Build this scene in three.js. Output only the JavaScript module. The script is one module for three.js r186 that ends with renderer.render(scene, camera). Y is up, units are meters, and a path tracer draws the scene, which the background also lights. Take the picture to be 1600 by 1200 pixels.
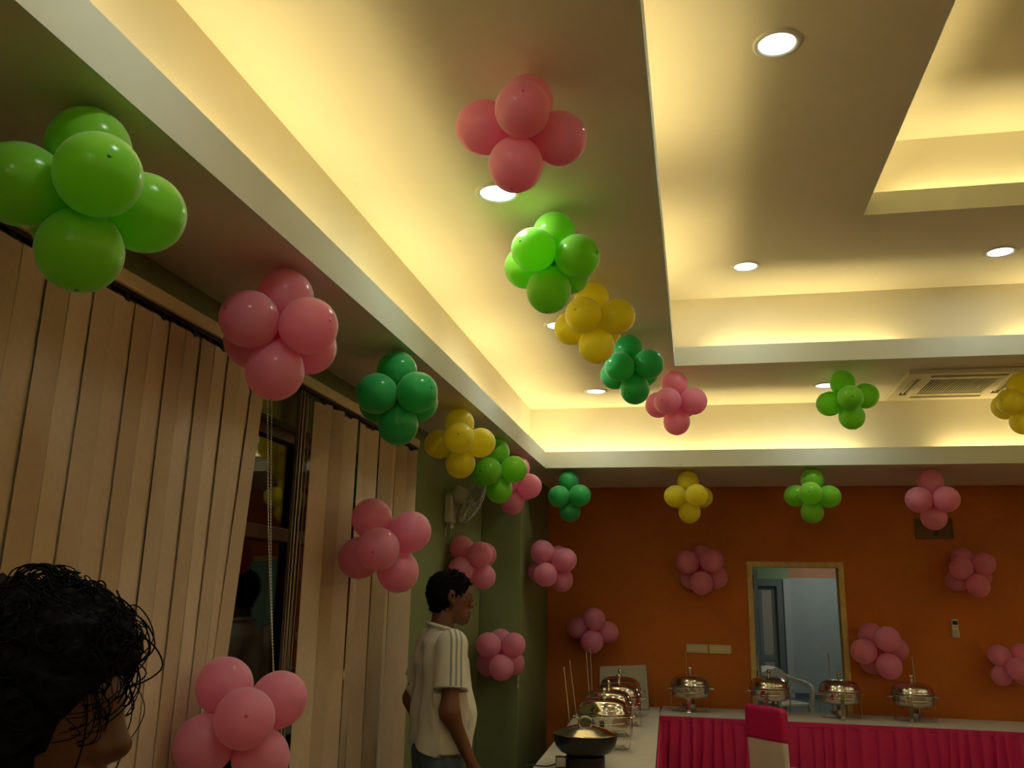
import * as THREE from 'three';
import { mergeGeometries } from 'three/addons/utils/BufferGeometryUtils.js';
import { RoundedBoxGeometry } from 'three/addons/geometries/RoundedBoxGeometry.js';
import { MarchingCubes } from 'three/addons/objects/MarchingCubes.js';
import { RectAreaLightUniformsLib } from 'three/addons/lights/RectAreaLightUniformsLib.js';
import { ImprovedNoise } from 'three/addons/math/ImprovedNoise.js';

// ------------------------------------------------------------------ camera, sky, exposure
RectAreaLightUniformsLib.init();
const scene = new THREE.Scene();
scene.background = new THREE.Color(0x000000);              // night outside the window
const camera = new THREE.PerspectiveCamera(47.688, 4 / 3, 0.05, 60);
camera.position.set(0, 1.62, 0);
camera.rotation.order = 'YXZ';
camera.rotation.set(THREE.MathUtils.degToRad(13.848), THREE.MathUtils.degToRad(11.959), THREE.MathUtils.degToRad(1.164));
const renderer = new THREE.WebGLRenderer({ antialias: true });
renderer.toneMapping = THREE.LinearToneMapping;
renderer.toneMappingExposure = 1.0;
renderer.shadowMap.enabled = true;
// light levels (radiance) and colours of the real fittings
const COVE_L = 28.5, COVE_C = new THREE.Color().setRGB(1.0, 0.80, 0.35);
const DOWN_L = 48, DOWN_C = new THREE.Color().setRGB(0.86, 1.0, 0.95);
const HALL_L = 10, HALL_C = new THREE.Color().setRGB(1.0, 1.0, 0.93);

// ------------------------------------------------------------------ helpers
let seed = 20231;
const rnd = () => { seed = (seed * 1664525 + 1013904223) >>> 0; return seed / 4294967296; };
const rr = (a, b) => a + (b - a) * rnd();
const R = THREE.MathUtils.degToRad;
const perlin = new ImprovedNoise();
const taken = {};
const numbered = n => { const k = taken[n] = (taken[n] ?? -1) + 1; return k ? `${n}_${String(k).padStart(3, '0')}` : n; };
const V = (x, y, z) => new THREE.Vector3(x, y, z);
function mesh(name, geo, mat, parent) {
  const m = new THREE.Mesh(Array.isArray(geo) ? merge(geo) : geo, mat);
  m.castShadow = m.receiveShadow = true;
  m.name = parent ? name : numbered(name);
  (parent || scene).add(m);
  return m;
}
function merge(list) {
  const l = list.map(g => {
    g = g.index ? g.toNonIndexed() : g;
    const o = new THREE.BufferGeometry();
    o.setAttribute('position', g.attributes.position); o.setAttribute('normal', g.attributes.normal);
    o.setAttribute('uv', g.attributes.uv || new THREE.BufferAttribute(new Float32Array(g.attributes.position.count * 2), 2));
    return o;
  });
  return l.length === 1 ? l[0] : mergeGeometries(l);
}
function thing(name, label, category, pos = [0, 0, 0], turn = 0, group) {
  const g = new THREE.Group(); g.name = numbered(name); g.position.set(...pos); g.rotation.y = turn;
  g.userData = { label, category }; if (group) g.userData.group = group;
  scene.add(g); return g;
}
function tag(o, label, category, group) { o.userData.label = label; o.userData.category = category; if (group) o.userData.group = group; return o; }
function struct(name, label, category) {
  const g = new THREE.Group(); g.name = name; g.userData = { kind: 'structure', label, category }; scene.add(g); return g;
}
// uv in metres from the dominant face direction
function uvm(g) {
  const p = g.attributes.position, n = g.attributes.normal, uv = new Float32Array(p.count * 2);
  for (let i = 0; i < p.count; i++) {
    const ax = Math.abs(n.getX(i)), ay = Math.abs(n.getY(i)), az = Math.abs(n.getZ(i));
    const x = p.getX(i), y = p.getY(i), z = p.getZ(i);
    if (ay >= ax && ay >= az) { uv[2 * i] = x; uv[2 * i + 1] = z; }
    else if (ax >= az) { uv[2 * i] = z; uv[2 * i + 1] = y; }
    else { uv[2 * i] = x; uv[2 * i + 1] = y; }
  }
  g.setAttribute('uv', new THREE.BufferAttribute(uv, 2)); return g;
}
// box between two corners, uv in metres
function bx(x0, y0, z0, x1, y1, z1, r = 0) {
  const w = Math.abs(x1 - x0), h = Math.abs(y1 - y0), d = Math.abs(z1 - z0);
  const g = r ? new RoundedBoxGeometry(w, h, d, 2, Math.min(r, w / 2.01, h / 2.01, d / 2.01)) : new THREE.BoxGeometry(w, h, d);
  g.translate((x0 + x1) / 2, (y0 + y1) / 2, (z0 + z1) / 2);
  return uvm(g);
}
function tube(pts, r, seg = 24, rad = 8, closed = false) {
  return new THREE.TubeGeometry(new THREE.CatmullRomCurve3(pts.map(p => p.isVector3 ? p : V(...p)), closed, 'centripetal'), seg, r, rad, closed);
}
function rod(a, b, r, rad = 8, r2 = r) {
  const A = V(...a), B = V(...b), d = B.clone().sub(A), g = new THREE.CylinderGeometry(r2, r, d.length(), rad);
  g.applyQuaternion(new THREE.Quaternion().setFromUnitVectors(V(0, 1, 0), d.clone().normalize()));
  g.translate((A.x + B.x) / 2, (A.y + B.y) / 2, (A.z + B.z) / 2); return g;
}
const lathe = (pts, seg = 32) => new THREE.LatheGeometry(pts.map(p => new THREE.Vector2(p[0], p[1])), seg);
const ball = (x, y, z, r, sx = 1, sy = 1, sz = 1) => { const g = new THREE.SphereGeometry(r, 16, 12); g.scale(sx, sy, sz); g.translate(x, y, z); return g; };

// procedural textures -------------------------------------------------------
function tex(n, size, fn, srgb = true) {   // fn(u, v) in 0..1 -> [r, g, b] 0..1, tiling is up to fn
  const d = new Uint8Array(n * n * 4);
  for (let j = 0; j < n; j++) for (let i = 0; i < n; i++) {
    const c = fn(i / n, j / n), k = (j * n + i) * 4;
    for (let q = 0; q < 3; q++) d[k + q] = Math.max(0, Math.min(255, c[q] * 255));
    d[k + 3] = 255;
  }
  const t = new THREE.DataTexture(d, n, n, THREE.RGBAFormat);
  t.wrapS = t.wrapT = THREE.RepeatWrapping; t.magFilter = THREE.LinearFilter; t.minFilter = THREE.LinearMipmapLinearFilter; t.generateMipmaps = true;
  if (srgb) t.colorSpace = THREE.SRGBColorSpace;
  t.repeat.set(1 / size, 1 / size); t.needsUpdate = true; return t;
}
// tiling fractal noise in -1..1
function fbm(u, v, f, oct = 4, s = 0) {
  let a = 0, w = 0.5, k = f;
  for (let o = 0; o < oct; o++) {
    const x = u * k, y = v * k;
    const n00 = perlin.noise(x, y, s + o * 7.3), n10 = perlin.noise(x - k, y, s + o * 7.3), n01 = perlin.noise(x, y - k, s + o * 7.3), n11 = perlin.noise(x - k, y - k, s + o * 7.3);
    a += w * (n00 * (1 - u) * (1 - v) + n10 * u * (1 - v) + n01 * (1 - u) * v + n11 * u * v); w *= 0.5; k *= 2;
  }
  return a;
}
const bumpFine = tex(256, 0.5, (u, v) => { const n = 0.5 + 0.6 * fbm(u, v, 48, 3, 1) + 0.3 * fbm(u, v, 8, 2, 5); return [n, n, n]; }, false);
const bumpWeave = tex(256, 0.06, (u, v) => { const n = 0.5 + 0.25 * Math.sin(u * Math.PI * 2 * 40) + 0.25 * Math.sin(v * Math.PI * 2 * 40); return [n, n, n]; }, false);
const paint = (hex, spread, size = 2.2, f = 5, s = 0) => {
  const c = new THREE.Color(hex); const a = [0, 0, 0]; c.getRGB(c2 = { r: 0, g: 0, b: 0 }, THREE.SRGBColorSpace);
  a[0] = c2.r; a[1] = c2.g; a[2] = c2.b;
  return tex(256, size, (u, v) => { const n = 1 + spread * (fbm(u, v, f, 4, s) * 1.2 + 0.4 * fbm(u, v, 40, 2, s + 9)); return a.map(q => q * n); });
};
let c2;
const std = o => new THREE.MeshStandardMaterial(o), phy = o => new THREE.MeshPhysicalMaterial(o);
// white emulsion with scuffs and hand smudges here and there
const smudged = (hex, s) => {
  const c = new THREE.Color(hex).getRGB({ r: 0, g: 0, b: 0 }, THREE.SRGBColorSpace);
  return tex(512, 2.6, (u, v) => {
    const big = fbm(u, v, 6, 3, s), fine = fbm(u, v, 40, 3, s + 4);
    const m = Math.max(0, big - 0.30) * 5 * Math.max(0, fine + 0.05) * 2.2;
    const n = 1 + 0.05 * fbm(u, v, 4, 4, s + 2) - Math.min(0.3, m);
    return [c.r * n, c.g * n, c.b * n * (1 - 0.2 * Math.min(0.3, m))];
  });
};
const M = {
  ceil: std({ map: smudged('#e6dfcc', 3), roughness: 0.85, bumpMap: bumpFine, bumpScale: 0.0004 }),
  lip: std({ map: smudged('#dfe2d2', 11), roughness: 0.75, bumpMap: bumpFine, bumpScale: 0.0004 }),
  orange: std({ map: paint('#c66e1e', 0.16, 2.4, 4, 2), roughness: 0.7, bumpMap: bumpFine, bumpScale: 0.0008 }),
  green: std({ map: paint('#7c8658', 0.10, 2.4, 4, 6), roughness: 0.75, bumpMap: bumpFine, bumpScale: 0.0008 }),
  floor: std({ map: paint('#927d64', 0.12, 1.2, 6, 8), roughness: 0.35 }),
  grout: std({ color: '#7d7366', roughness: 0.9 }),
  wood: std({ map: tex(256, 0.6, (u, v) => { const g = fbm(u * 1, v, 12, 3, 4) + 0.5 * fbm(u, v, 60, 2, 8), n = 1 + 0.25 * g; return [0.84 * n, 0.73 * n, 0.46 * n]; }), roughness: 0.55 }),
  brown: std({ color: '#5b3a22', roughness: 0.45 }),
  glass: phy({ color: 0xffffff, transmission: 1, roughness: 0.02, thickness: 0, ior: 1.5 }),
  rail: std({ color: '#cbb78c', roughness: 0.45 }),
  dark: std({ color: '#17130f', roughness: 0.7 }),
  white: std({ color: '#dcd8ca', roughness: 0.45 }),
  plastic: std({ color: '#e9e7dc', roughness: 0.35 }),
  steel: std({ color: '#d9d2c6', metalness: 1, roughness: 0.14 }),
  steelRough: std({ color: '#c9c2b6', metalness: 1, roughness: 0.32 }),
  cloth: std({ map: paint('#d3cbbb', 0.06, 0.9, 7, 3), roughness: 0.9, bumpMap: bumpWeave, bumpScale: 0.0003 }),
  skirt: phy({ color: '#c8195c', roughness: 0.55, sheen: 0.6, sheenColor: new THREE.Color('#ff6aa0'), sheenRoughness: 0.4 }),
  black: std({ color: '#0d0c0c', roughness: 0.35 }),
  skin: std({ color: '#6f432b', roughness: 0.55 }),
  skinDark: std({ color: '#5a3522', roughness: 0.5 }),
  hair: phy({ color: '#040303', roughness: 0.85, specularIntensity: 0.35 }),
  tee: std({ map: paint('#e4ddca', 0.05, 0.5, 6, 12), roughness: 0.95, bumpMap: bumpWeave, bumpScale: 0.0004 }),
  stripe: std({ color: '#9a9c94', roughness: 0.9 }),
  jeans: std({ map: paint('#55677a', 0.2, 0.3, 12, 14), roughness: 0.95 }),
  darkTee: std({ color: '#1b1a1f', roughness: 0.95 }),
  shoe: std({ color: '#221b17', roughness: 0.5 }),
};
M.cloth.side = M.skirt.side = THREE.DoubleSide;
const glow = (c, l) => std({ color: 0xffffff, emissive: c, emissiveIntensity: l, roughness: 0.5 });
function area(parent, c, l, w, h, pos, dir) {      // a rectangular light at pos shining along dir
  const a = new THREE.RectAreaLight(c, l, w, h);
  a.position.set(...pos); parent.add(a);
  const m = new THREE.Matrix4().lookAt(V(0, 0, 0), V(...dir), Math.abs(dir[1]) > 0.9 ? V(0, 0, 1) : V(0, 1, 0));
  a.quaternion.setFromRotationMatrix(m);
  return a;
}

// ------------------------------------------------------------------ room dimensions
const XL = -1.632, XR = 6.69, ZB = -7.95, ZF = 3.5;          // inner faces of the walls
const S1 = 2.621, S2 = 3.13, S3 = 3.642, S4 = 4.146, LIP = 0.128, TR = 0.155;
const T1 = { x0: -1.14, x1: 6.2, z0: -6.715, z1: 2.27 };     // the three stepped openings of the ceiling (lip faces)
const T2 = { x0: -0.098, x1: 5.16, z0: -5.638, z1: 1.2 };
const T3 = { x0: 0.93, x1: 4.13, z0: -4.572, z1: 0.13 };
const TH = 0.76;                                             // table top height

// ------------------------------------------------------------------ floor, walls, ceiling
{
  const f = struct('floor', 'beige tiled floor of the banquet room', 'floor');
  mesh('slab', bx(XL - 0.2, -0.2, ZB - 0.12, XR + 0.2, -0.012, ZF + 0.2), M.grout, f);
  const tile = bx(-0.298, -0.02, -0.298, 0.298, 0, 0.298, 0.002);
  for (let i = 0; i < 14; i++) for (let j = 0; j < 19; j++) {
    const m = mesh('tile', tile, M.floor, f); m.position.set(XL + 0.3 + i * 0.6, 0, ZB + 0.3 + j * 0.6);
  }
  // wall with the window opening on the left
  const wl = struct('wall_left', 'olive green wall with the window behind the blinds', 'wall');
  const WZ0 = -4.86, WZ1 = 0.6, WY0 = 0.85, WY1 = 2.30;
  mesh('panel', [bx(XL - 0.2, 0, ZB - 0.12, XL, 4.4, WZ0), bx(XL - 0.2, 0, WZ1, XL, 4.4, ZF + 0.2), bx(XL - 0.2, 0, WZ0, XL, WY0, WZ1), bx(XL - 0.2, WY1, WZ0, XL, 4.4, WZ1)], M.green, wl);
  const col = struct('wall_column', 'olive green pillar in the corner beside the orange wall', 'column');
  mesh('shaft', bx(XL, 0, ZB, -1.315, S1, -6.66, 0.006), M.green, col);
  // chipped plaster at the pillar corner
  mesh('chip', [ball(-1.3185, 1.04, -6.662, 0.016, 0.5, 1.6, 0.4), ball(-1.3185, 0.99, -6.661, 0.010, 0.5, 2.2, 0.4)], std({ color: '#cfc9b8', roughness: 0.95 }), col);
  const wb = struct('wall_back', 'orange painted back wall with the doorway', 'wall');
  const DX0 = 0.428, DX1 = 1.224, DY = 1.972;
  mesh('panel', [bx(XL - 0.2, 0, ZB - 0.12, DX0, 4.4, ZB), bx(DX1, 0, ZB - 0.12, XR + 0.2, 4.4, ZB), bx(DX0, DY, ZB - 0.12, DX1, 4.4, ZB)], M.orange, wb);
  const wr = struct('wall_right', 'orange wall on the far right side of the room', 'wall');
  mesh('panel', bx(XR, 0, ZB - 0.12, XR + 0.2, 4.4, ZF + 0.2), M.orange, wr);
  const wf = struct('wall_front', 'wall behind the camera', 'wall');
  mesh('panel', bx(XL - 0.2, 0, ZF, XR + 0.2, 4.4, ZF + 0.2), M.green, wf);

  // window_1: brown aluminium frame, mullions and panes
  const w = struct('window_1', 'dark window with brown frame behind the vertical blinds', 'window');
  const fx0 = XL - 0.12, fx1 = XL - 0.06;
  mesh('frame', [bx(fx0, WY0, WZ0, fx1, WY0 + 0.05, WZ1), bx(fx0, WY1 - 0.05, WZ0, fx1, WY1, WZ1), bx(fx0, WY0, WZ0, fx1, WY1, WZ0 + 0.05), bx(fx0, WY0, WZ1 - 0.05, fx1, WY1, WZ1)], M.brown, w);
  mesh('transom', bx(fx0, 1.83, WZ0, fx1 + 0.01, 1.885, WZ1, 0.004), M.brown, w);
  const mz = [WZ0, -3.95, -3.02, -2.1, -1.2, -0.3, WZ1];
  for (let i = 1; i < mz.length - 1; i++) mesh('mullion', bx(fx0, WY0, mz[i] - 0.025, fx1, WY1, mz[i] + 0.025, 0.004), M.brown, w);
  for (let i = 0; i < mz.length - 1; i++) for (const [a, b] of [[WY0 + 0.05, 1.83], [1.885, WY1 - 0.05]])
    mesh('pane', bx(XL - 0.093, a, mz[i] + 0.025, XL - 0.088, b, mz[i + 1] - 0.025), M.glass, w);
  mesh('sill', bx(XL - 0.2, WY0 - 0.03, WZ0 - 0.03, XL + 0.012, WY0, WZ1 + 0.03, 0.005), M.brown, w);

  // stepped ceiling: soffit ring > lip > cove wall > next level
  const c = struct('ceiling', 'cream stepped tray ceiling with lit coves', 'ceiling');
  const ring = (a, b, y, t) => [bx(a.x0, y, a.z0, b.x0, y + t, a.z1), bx(b.x1, y, a.z0, a.x1, y + t, a.z1), bx(b.x0, y, a.z0, b.x1, y + t, b.z0), bx(b.x0, y, b.z1, b.x1, y + t, a.z1)];
  const grow = (a, d) => ({ x0: a.x0 - d, x1: a.x1 + d, z0: a.z0 - d, z1: a.z1 + d });
  const room = { x0: XL - 0.02, x1: XR + 0.02, z0: ZB - 0.02, z1: ZF + 0.02 };
  const levels = [[room, T1, S1, S2], [grow(T1, TR), T2, S2, S3], [grow(T2, TR), T3, S3, S4]];
  for (const [outer, open, y, next] of levels) {
    const o2 = y === S1 ? outer : grow(outer, 0.0);
    const inn = open, out = grow(open, 0.018);
    ring(o2, out, y, 0.022).forEach((g, k) => {
      if (y !== S2 || k !== 2) { mesh('soffit', g, M.ceil, c); return; }
      const hx0 = 1.445, hx1 = 2.155, hz0 = -6.68, hz1 = -5.97;   // the cut-out for the air conditioner
      for (const q of [bx(out.x0, y, o2.z0, hx0, y + 0.022, out.z0), bx(hx1, y, o2.z0, out.x1, y + 0.022, out.z0), bx(hx0, y, o2.z0, hx1, y + 0.022, hz0), bx(hx0, y, hz1, hx1, y + 0.022, out.z0)]) mesh('soffit', q, M.ceil, c);
    });
    const lip = ring(out, inn, y, LIP);
    const names = lip.map(g => mesh('cove_lip', g, M.lip, c));
    const cw = grow(open, TR), cw2 = grow(open, TR + 0.03);
    for (const g of ring(cw2, cw, y + 0.022, next - y)) mesh('cove_wall', g, M.ceil, c);
  }
  const top = grow(T3, TR + 0.03);
  mesh('top_panel', bx(top.x0, S4, top.z0, top.x1, S4 + 0.03, top.z1), M.ceil, c);
  mesh('roof_slab', bx(XL - 0.2, 4.4, ZB - 0.12, XR + 0.2, 4.5, ZF + 0.2), M.grout, c);

  // tube battens hidden in the coves: each is a glowing tube and a strip light of its size
  const tubeMat = glow(COVE_C, COVE_L * 0.1), batten = M.white;
  const tubes = (open, y, nm) => {
    const a = grow(open, TR * 0.56), yy = y + 0.022;
    const run = (p, q, nx, nz) => {                            // battens 1.17 m long with gaps between them
      const len = Math.hypot(q[0] - p[0], q[1] - p[1]), n = Math.max(1, Math.round(len / (open === T1 ? 1.36 : 1.62))), step = len / n;
      const dx = (q[0] - p[0]) / len, dz = (q[1] - p[1]) / len;
      for (let i = 0; i < n; i++) {
        let s = (i + 0.5) * step, L = Math.min(1.17, step - 0.04);
        if (open === T1 && nz === -1) { if (i === 1) s -= 0.02; if (i === 2) { L = 0.72; s += 0.25; } }   // a short batten leaves the dim stretch by the air conditioner
        const x = p[0] + dx * s, z = p[1] + dz * s;
        const t = thing('cove_tube_light', `warm tube light hidden in the ${nm} ceiling cove`, 'light', [x, yy, z], Math.atan2(-dz, dx), `tube lights of the ${nm} cove`);
        mesh('batten', bx(-L / 2, 0, -0.014, L / 2, 0.02, 0.014, 0.003), batten, t);
        const g = new THREE.CylinderGeometry(0.008, 0.008, L, 10); g.rotateZ(Math.PI / 2); g.translate(0, 0.031, 0);
        mesh('tube', g, tubeMat, t);
        area(t, COVE_C, COVE_L, L, 0.03, [0, 0.043, 0], [0, 1, 0]);
      }
    };
    run([a.x0, a.z1], [a.x0, a.z0], -1, 0); run([a.x0, a.z0], [a.x1, a.z0], 0, -1);
    run([a.x1, a.z0], [a.x1, a.z1], 1, 0); run([a.x1, a.z1], [a.x0, a.z1], 0, 1);
  };
  tubes(T1, S1, 'lower'); tubes(T2, S2, 'middle'); tubes(T3, S3, 'upper');
}

// ------------------------------------------------------------------ recessed downlights
{
  const ringG = lathe([[0.066, -0.001], [0.070, -0.007], [0.080, -0.009], [0.088, -0.005], [0.089, 0.0]], 40);
  const discG = lathe([[0, -0.003], [0.067, -0.002]], 32);
  const discMat = glow(DOWN_C, 6), bezelMat = std({ color: '#e2e0d8', roughness: 0.4 });
  const down = (x, y, z, label, group) => {
    const t = thing('ceiling_downlight', label, 'light', [x, y, z], 0, group);
    mesh('bezel', ringG, bezelMat, t); mesh('diffuser', discG, discMat, t);
    area(t, DOWN_C, DOWN_L, 0.11, 0.11, [0, -0.01, 0], [0, -1, 0]);
  };
  down(-0.702, S2, -2.981, 'round white downlight just below the topmost pink balloon cluster');
  down(-0.72, S2, -4.66, 'round downlight half hidden behind the yellow ceiling balloon cluster');
  down(-0.692, S2, -6.285, 'round downlight near the back cove left of the dark green cluster');
  down(0.94, S2, -6.30, 'round downlight beside the lime green cluster near the air conditioner');
  down(0.352, S3, -2.966, 'large bright round downlight nearest the camera on the raised ceiling');
  down(0.355, S3, -5.222, 'round downlight on the raised ceiling above the back cove');
  down(1.794, S3, -5.212, 'rightmost round downlight on the raised ceiling');
  const rest = 'round downlight outside the picture', gr = 'downlights outside the picture';
  for (const z of [-1.3, 0.35, 1.75]) down(-0.7, S2, z, rest, gr);
  for (const x of [4.2, 5.7]) down(x, S2, -6.3, rest, gr);
  for (const z of [-4.66, -2.98, -1.3, 0.35]) down(5.75, S2, z, rest, gr);
  for (const z of [-2.97, -0.7]) down(4.7, S3, z, rest, gr);
  down(0.353, S3, -0.7, rest, gr); down(3.24, S3, -5.21, rest, gr); down(4.7, S3, -5.21, rest, gr);
  for (const x of [1.0, 2.6, 4.2]) down(x, S2, 1.75, rest, gr);
}

// ------------------------------------------------------------------ ceiling cassette air conditioner
{
  const t = thing('cassette_air_conditioner', 'square cream ceiling cassette air conditioner with grille', 'air conditioner', [1.80, S2 - 0.003, -6.325]);
  const H = 0.385, y = -0.028, gI = 0.235, sO = 0.335, sI = 0.275, sl = 0.24;
  const fr = new THREE.Shape(); fr.moveTo(-H, -H); fr.lineTo(H, -H); fr.lineTo(H, H); fr.lineTo(-H, H); fr.closePath();
  const hole = (x0, y0, x1, y1) => { const h = new THREE.Path(); h.moveTo(x0, y0); h.lineTo(x0, y1); h.lineTo(x1, y1); h.lineTo(x1, y0); h.closePath(); fr.holes.push(h); };
  hole(-gI, -gI, gI, gI);
  hole(-sO, -sl, -sI, sl); hole(sI, -sl, sO, sl); hole(-sl, -sO, sl, -sI); hole(-sl, sI, sl, sO);
  const g = new THREE.ExtrudeGeometry(fr, { depth: 0.022, bevelEnabled: true, bevelSize: 0.004, bevelThickness: 0.004, bevelSegments: 2 });
  g.rotateX(Math.PI / 2); g.translate(0, -0.002, 0);
  const cream = std({ map: smudged('#d9cfae', 21), roughness: 0.55 });
  mesh('fascia', g, cream, t);
  const B = 0.345;                                              // sheet metal body sunk into the ceiling, open below
  mesh('housing', [bx(-B, 0.2, -B, B, 0.21, B), bx(-B, 0.004, -B, -B + 0.008, 0.2, B), bx(B - 0.008, 0.004, -B, B, 0.2, B), bx(-B, 0.004, -B, B, 0.2, -B + 0.008), bx(-B, 0.004, B - 0.008, B, 0.2, B)], std({ color: '#6b6962', roughness: 0.9 }), t);
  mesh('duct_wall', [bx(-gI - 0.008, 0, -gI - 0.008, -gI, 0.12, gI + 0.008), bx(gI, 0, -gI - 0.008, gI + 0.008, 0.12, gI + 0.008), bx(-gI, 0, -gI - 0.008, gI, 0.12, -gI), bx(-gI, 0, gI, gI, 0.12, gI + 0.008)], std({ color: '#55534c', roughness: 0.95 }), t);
  const G = gI - 0.004;
  const gr = mesh('intake_grille', [bx(-G, -0.026, -G, G, -0.012, -G + 0.016), bx(-G, -0.026, G - 0.016, G, -0.012, G), bx(-G, -0.026, -G + 0.016, -G + 0.016, -0.012, G - 0.016), bx(G - 0.016, -0.026, -G + 0.016, G, -0.012, G - 0.016)], cream, t);
  const bars = []; for (let i = 0; i < 24; i++) { const z = -G + 0.02 + i * (2 * G - 0.04) / 23; bars.push(bx(z - 0.003, -0.022, -G + 0.014, z + 0.003, -0.016, G - 0.014)); }
  mesh('grille_bars', bars, cream, gr);
  for (const [x, z, rot] of [[-(sO + sI) / 2, 0, Math.PI / 2], [(sO + sI) / 2, 0, Math.PI / 2], [0, -(sO + sI) / 2, 0], [0, (sO + sI) / 2, 0]]) {
    const v = mesh('louvre_vane', bx(-sl + 0.006, -0.002, -0.009, sl - 0.006, 0.001, 0.009, 0.001), cream, t);
    v.position.set(x, -0.012, z); v.rotation.order = 'YXZ'; v.rotation.y = rot; v.rotation.x = 0.9;
  }
}

// ------------------------------------------------------------------ vertical blinds
{
  const slatMats = ['#cab39a', '#c4ad94', '#cfb9a0', '#bfa78c'].map((h, i) => {
    const c = new THREE.Color(h).getRGB({ r: 0, g: 0, b: 0 }, THREE.SRGBColorSpace);
    return phy({ map: tex(256, 1.1, (u, v) => {
      const n = 1 + 0.05 * fbm(u, v, 5, 3, i * 3) + 0.06 * fbm(u, v, 70, 2, i), s = Math.max(0, fbm(u, v, 14, 3, i * 5 + 2) - 0.34) * 1.6;
      return [c.r * n - s * 0.5, c.g * n - s * 0.6, c.b * n - s * 0.6];
    }), roughness: 0.95, side: THREE.DoubleSide });
  });
  const W2 = 0.05, top = 2.415, bot = 0.72;
  const slatGeo = k => {                                       // a gently cupped fabric strip with thickness
    const g = new THREE.BoxGeometry(0.0016, top - bot, 2 * W2, 1, 14, 8); g.translate(0, (bot - top) / 2, 0);
    const p = g.attributes.position;
    for (let i = 0; i < p.count; i++) {
      const z = p.getZ(i), y = p.getY(i);
      p.setX(i, p.getX(i) + 0.0012 * (1 - (z / W2) ** 2) + 0.0025 * Math.sin(y * 2.3 + k * 2));
    }
    g.computeVertexNormals(); return uvm(g);
  };
  const geos = [slatGeo(0), slatGeo(1)];
  const X = -1.545;
  function blind(label, z0, z1) {
    const t = thing('vertical_blind', label, 'blind');
    mesh('headrail', [bx(X - 0.025, 2.44, z0, X + 0.025, 2.485, z1, 0.004)], M.rail, t);
    mesh('track', bx(X - 0.012, 2.428, z0 + 0.01, X + 0.012, 2.441, z1 - 0.01), M.dark, t);
    mesh('bracket', [bx(XL, 2.455, z0 + 0.15, X, 2.47, z0 + 0.17), bx(XL, 2.455, z1 - 0.17, X, 2.47, z1 - 0.15)], M.dark, t);
    return t;
  }
  function slat(t, z, turn, swing, i, dx = 0) {
    const c = mesh('carrier', bx(-0.004, -0.022, -0.010, 0.004, 0.004, 0.010), M.dark, t); c.position.set(X + dx, 2.432, z); c.rotation.y = turn;
    const s = mesh('slat', geos[i % 2], slatMats[(i * 7) % 4], t);
    s.position.set(X + dx, top, z); s.rotation.order = 'XYZ'; s.rotation.set(swing, turn, 0);
  }
  const a = blind('long tan vertical blind behind the curly haired person', -2.93, -0.6);
  let i = 0;
  for (let z = -0.66; z > -2.80; z -= 0.0865, i++) slat(a, z, R(rr(2.6, 4.2)), z < -2.45 ? (2.45 + z) * -0.0 - 0.11 * (-2.45 - z) : rr(-0.006, 0.006), i, 0);
  slat(a, -2.83, R(4), -0.085, i++);
  const b = blind('narrower tan vertical blind beside the man in the white shirt', -4.68, -3.13);
  [-3.175, -3.192, -3.209, -3.227, -3.246, -3.268].forEach((z, k) => slat(b, z, R(33 - k * 1.2), 0.016 - 0.002 * k, k));
  const list = [[-3.40, -24, 0.012], [-3.53, -28, 0.008], [-3.70, -26, 0.008], [-3.86, 6, 0.004], [-3.99, -22, 0.002], [-4.20, -24, 0.0], [-4.32, 8, 0.0], [-4.44, -18, 0.004], [-4.60, -30, 0]];
  list.forEach(([z, d, s], k) => slat(b, z, R(d), s, k));
  // beaded control chains hanging in the gap
  const chain = (p, q, label, nb) => {
    const t = new THREE.Group(); t.name = 'control_chain'; t.position.set(...p); t.userData.label = label; a.add(t);
    const e = V(q[0] - p[0], q[1] - p[1], q[2] - p[2]);
    mesh('cord', tube([[0, 0, 0], [e.x * 0.35 + 0.004, e.y * 0.5, e.z * 0.42], [e.x, e.y, e.z]], 0.0012, 20, 5), M.plastic, t);
    const bd = []; const sp = new THREE.SphereGeometry(0.0032, 6, 4);
    const cv = new THREE.CatmullRomCurve3([V(0, 0, 0), V(e.x * 0.35 + 0.004, e.y * 0.5, e.z * 0.42), e], false, 'centripetal');
    for (let k = 0; k <= nb; k++) { const g = sp.clone(), c = cv.getPointAt(k / nb); g.translate(c.x, c.y, c.z); bd.push(g); }
    const m = mesh('beads', bd, M.plastic, t); m.userData.kind = 'stuff';
  };
  chain([-1.548, 2.43, -2.89], [-1.50, 1.15, -3.10], 'bead chain nearer the long blind in the dark gap', 110);
  chain([-1.548, 2.43, -2.925], [-1.515, 1.15, -3.115], 'bead chain nearer the bunched slats in the dark gap', 110);
}

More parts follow.
